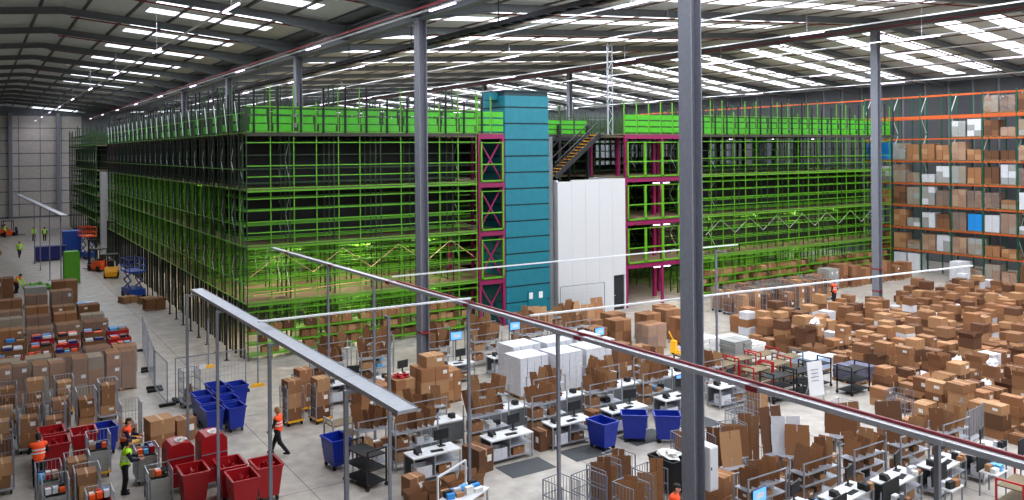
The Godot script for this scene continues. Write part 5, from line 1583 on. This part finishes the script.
# ---------------------------------------------------------------- nearest row
func near_row() -> void:
	# electrical cabinet on the nearest column
	var e := thing("electrical_cabinet", "white electrical cabinet fixed to the nearest grey column", "cabinet", Vector3(18.87, 1.05, -18.55))
	box(e, "body", M.white_metal, Vector3(0.02, 0.67, 0.0), Vector3(0.36, 1.34, 0.75))
	box(e, "door", M.white_metal, Vector3(0.02, 0.67, 0.385), Vector3(0.33, 1.28, 0.02))
	box(e, "lock", M.black, Vector3(-0.1, 0.7, 0.4), Vector3(0.03, 0.08, 0.02))
	var cg := [[14.6, -20.2], [15.5, -20.0], [16.4, -20.4], [17.4, -20.9], [16.2, -18.9], [17.4, -19.4]]
	for i in cg.size():
		var p := Vector3(cg[i][0], 0, cg[i][1])
		cage(p, 0.15, "grey roll cage of waste card in the foreground, %s from the aisle" % ORD[i], "foreground waste cages", null, M.steel_column, 1.0)
		for k in 3:
			if i > 1:
				flat_carton(p + Vector3(-0.14 + 0.14 * k, 0.22, -0.14 + 0.14 * k), r(0.38, 0.46), r(1.3, 1.8), r(-0.95, -0.6), r(-0.04, 0.04), "flattened carton %s in the foreground waste cage %s from the aisle" % [ORD[k], ORD[i]], "flattened cartons in foreground cages")
	var rt := [[21.6, -20.6], [22.6, -20.9], [23.5, -20.9], [20.6, -21.1]]
	for i in rt.size():
		var p := Vector3(rt[i][0], 0, rt[i][1])
		cage(p, -0.2, "roll cage right of the nearest column, %s from its cabinet" % ORD[[1, 2, 3, 0][i]], "cages beside the nearest column", M.yellow if i == 1 else null, M.steel_column)
		for k in 2:
			flat_carton(p + Vector3(-0.1 + 0.2 * k, 0.22, -0.1 + 0.2 * k), 0.46, r(1.2, 1.7), r(-0.95, -0.6), r(-0.05, 0.05), "%s flattened carton in the cage right of column, cage %s from its cabinet" % [ORD[k], ORD[[1, 2, 3, 0][i]]], "flattened cartons beside the nearest column")
	tub(Vector3(19.5, 0, -20.8), 0.1, M.black_soft, "black_tub", "black wheeled tub of white waste near the column cabinet", "", 1.3)
	var pw := thing("white_waste", "heap of white waste paper in the black tub", "paper", Vector3(19.5, 1.2, -20.8))
	part(pw, "sheet", shapes.sheet1, M.paper, Vector3.ZERO, Vector3(0.7, 0.5, 0.8))
	# benches that run along the lower edge
	var xs := [20.0, 22.4, 24.8, 27.2, 29.6]
	for i in xs.size():
		var w := "nearest row, %s from near column" % ORD[i]
		bench(Vector3(xs[i], 0, -16.2 + 0.12 * i), 0.1, w)
		carton_rack(Vector3(xs[i] + 0.3, 0, -17.6 + 0.12 * i), 0.0, 7, w, 1.15)
		parcels_on(Vector3(xs[i] + 0.68, 0.927, -16.0 + 0.12 * i), 0.4, 0.36, 4, "worktop, " + w)
		for k in 2:
			open_carton(Vector3(xs[i] + 0.2 + 0.8 * k, 0, -19.7 + 0.12 * i), Vector3(0.6, 0.5, 0.5), r(-0.4, 0.4), "open carton behind nearest racks, %s of pair, %s" % [ORD[k], w], "open cartons behind nearest racks")
		bench_back(Vector3(xs[i] + 0.9, 0, -15.0 + 0.12 * i), w)
		if i < 2:
			open_carton(Vector3(xs[i] + 1.2, 0, -14.0 + 0.12 * i), Vector3(0.7, 0.7, 0.6), r(-0.3, 0.3), "open brown carton on the floor before the bench, " + w, "open cartons before nearest benches")
		fill(Vector3(xs[i] - 0.2, 0, -18.7 + 0.12 * i), 0.8, 0.7, r(0.7, 1.4), 2, 0.2, "%s brown carton behind the rack, " + w, "cartons behind nearest racks")
	var big := [[22.9, -18.2, 1.0, 1.2, "white_card", 0.1], [23.0, -17.85, 0.8, 1.0, "card0", -0.1], [22.6, -18.5, 0.9, 1.5, "card3", 0.5], [25.9, -18.3, 1.1, 1.0, "card1", -0.4], [26.6, -18.4, 0.9, 1.0, "card1", 0.4], [28.2, -17.9, 1.0, 0.9, "card3", 0.2], [20.5, -18.4, 0.8, 1.1, "card2", 0.5], [21.2, -18.9, 0.9, 1.0, "card1", 0.2]]
	for i in big.size():
		var q: Array = big[i]
		var st := thing("carton_stand", "low grey stand under loose flattened cartons, %s along the nearest racks" % ORD[i], "stand", Vector3(q[0], 0, q[1] - 0.5))
		for x in [-0.3, 0.3]:
			bar(st, "leg", M.steel_column, Vector3(x, 0, 0), Vector3(x, 1.2, 0), 0.05)
		box(st, "ledge", M.steel_light, Vector3(0, 1.21, 0), Vector3(0.8, 0.03, 0.4))
		flat_carton(Vector3(q[0], 1.23, q[1] - 0.5), q[2], q[3], q[5] - 0.7, -0.15, "large %s flattened carton leaning above the nearest racks, %s along" % ["white" if q[4] == "white_card" else "brown", ORD[i]], "large flattened cartons above nearest racks", M[q[4]])
	# steel mesh trolley and rails at the right
	var t := thing("mesh_trolley", "galvanised slatted trolley standing in the aisle by the carton sea", "trolley", Vector3(31.85, 0, -17.7), 0.1)
	box(t, "deck", M.galvanised, Vector3(0, 0.3, 0), Vector3(1.6, 0.05, 0.8))
	for i in 8:
		box(t, "slat", M.galvanised, Vector3(-0.75 + 0.215 * i, 1.0, 0.38), Vector3(0.15, 1.0, 0.03))
		box(t, "slat", M.galvanised, Vector3(-0.75 + 0.215 * i, 1.0, -0.38), Vector3(0.15, 1.0, 0.03))
	for x in [-0.82, 0.82]:
		for z in [-0.4, 0.4]:
			bar(t, "post", M.galvanised, Vector3(x, 0.15, z), Vector3(x, 1.6, z), 0.05)
			part(t, "wheel", shapes.wheel, M.rubber, Vector3(x, 0.075, z), Vector3.ONE * 1.25)
	box(t, "shelf", M.galvanised, Vector3(0, 0.9, 0), Vector3(1.6, 0.03, 0.74))
	shelf_trolley(Vector3(26.95, 0, -13.25), 0.1, M.red_frame, M.deck, "red-framed trolley with pink boards at the lower right corner")
	cage(Vector3(32.0, 0, -20.4), 0.1, "empty hooped roll cage standing in the aisle edge before the mauve sheets", "aisle cages", null, M.steel_column, 0.85)
	for i in 5:
		flat_carton(Vector3(28.9 + 0.5 * i, 0, -19.0 + 0.1 * i), 0.6, r(0.9, 1.15), r(-1.1, -0.3), -0.15, "flattened carton leaning in the aisle beside the slatted trolley, %s along" % ORD[i], "flattened cartons by the slatted trolley")
	fill(Vector3(30.6, 0, -19.9), 0.8, 0.7, 0.9, 2, 0.3, "%s brown carton beside the slatted trolley", "cartons by the slatted trolley")

func bench_back(at: Vector3, w: String) -> Node3D:
	# dark screens and side tables that fill the near workplaces
	var t := thing("side_table", "dark side table with raised screen, " + w, "table", at, 0.1, "side tables of the nearest row")
	box(t, "top", M.worktop, Vector3(0, 0.8, 0), Vector3(0.8, 0.04, 0.6))
	for x in [-0.36, 0.36]:
		for z in [-0.26, 0.26]:
			bar(t, "leg", M.steel_column, Vector3(x, 0, z), Vector3(x, 0.78, z), 0.04)
	box(t, "screen_panel", M.black_soft, Vector3(0, 1.1, -0.28), Vector3(1.0, 0.6, 0.04))
	parcels_on(at + Vector3(0, 0.823, 0.05), 0.6, 0.4, 4, "side table, " + w)
	return t

# ---------------------------------------------------------------- the sea of cartons
func carton_sea() -> void:
	var stacks := []
	var z := -15.5
	while z > -37.0:
		var x := 33.5
		var nth := 0
		while x < 67.0:
			var w := r(0.6, 1.05)
			var near := 33.6 + maxf(0.0, -z - 22.0) * 0.28 + (1.6 if z < -23.0 else 0.0)
			var far := 50.0 + (-z - 15.0) * 1.0
			var px := x + w / 2
			var ok := px > near and px < far and not (px > 53.8 and px < 57.0 and z < -35.0)
			if z < -24.0 and px < 37.8:
				ok = false
			if z < -29.0 and px < 38.0:
				ok = false
			if z < -34.2 and px < 39.5:
				ok = false
			if ok and rng.randf() < 0.93:
				stacks.append([Vector3(px, 0, z + r(-0.08, 0.08)), w * 0.9, nth])
				nth += 1
			x += w + 0.04
		z -= 1.0
	stacks.sort_custom(func(a, b): return Vector2(a[0].x, a[0].z).length() < Vector2(b[0].x, b[0].z).length())
	var rest := []
	var made := 0
	var sheets := 0
	for s in stacks:
		var p: Vector3 = s[0]
		var row := int((-15.5 - p.z + 0.3) / 1.0)
		var n := 1 + rng.randi() % 3 if rng.randf() < 0.75 else 1
		var y := 0.0
		var closed := true
		for k in n:
			var h := r(0.32, 0.62)
			var sz := Vector3(s[1] * r(0.8, 1.0), h, r(0.6, 0.84))
			var q := p + Vector3(0, y, 0)
			if made < 290:
				var tier: String = "lone" if n == 1 else ["bottom", "middle" if n == 3 else "top", "top"][k]
				var wh := "brown carton, %s row from lower edge, %s stack from aisle" % [ORD[row], ORD[s[2]]]
				if k == n - 1 and rng.randf() < 0.16:
					closed = false
					open_carton(q, sz, r(-0.14, 0.14), "open %s %s" % [tier, wh], "cartons of the carton sea")
				else:
					var o := carton(q, sz, r(-0.12, 0.12), "%s %s" % [tier, wh], "cartons of the carton sea")
					if k == n - 1 and rng.randf() < 0.1:
						o.get_node("body").material_override = M.white_card
						o.set_meta("label", "%s %s" % [tier, wh.replace("brown", "white")])
				made += 1
			else:
				rest.append(Transform3D(Basis(Vector3.UP, r(-0.12, 0.12)) * Basis.from_scale(sz), q + Vector3.UP * h / 2))
			y += h * 1.008
		if closed and made < 285 and rng.randf() < 0.12 and sheets < 26:
			var t := thing("plastic_sheet", "crumpled white plastic sheet lying on cartons, %s counted from the aisle" % ORD[sheets], "sheet", p + Vector3(0, y + 0.01, 0), r(0, 3), "crumpled plastic on the carton sea")
			part(t, "sheet", shapes["sheet%d" % (sheets % 2)], M.plastic, Vector3.ZERO, Vector3(s[1] * 0.8, 0.7, 0.6))
			sheets += 1
	var far := Node3D.new()
	far.name = "carton_sea"
	far.set_meta("kind", "stuff")
	far.set_meta("label", "sea of far brown cartons stretching to the orange racking")
	far.set_meta("category", "cartons")
	add_child(far)
	var split := [[], [], [], [], [], []]
	for i in rest.size():
		split[5 if rng.randf() < 0.09 else i % 5].append(rest[i].translated_local(Vector3(0, -0.5, 0)))
	for i in 6:
		many(far, "carton", M["card%d" % i] if i < 5 else M.white_card, split[i], true, shapes.carton)
	# wrapped and white loads standing among the cartons
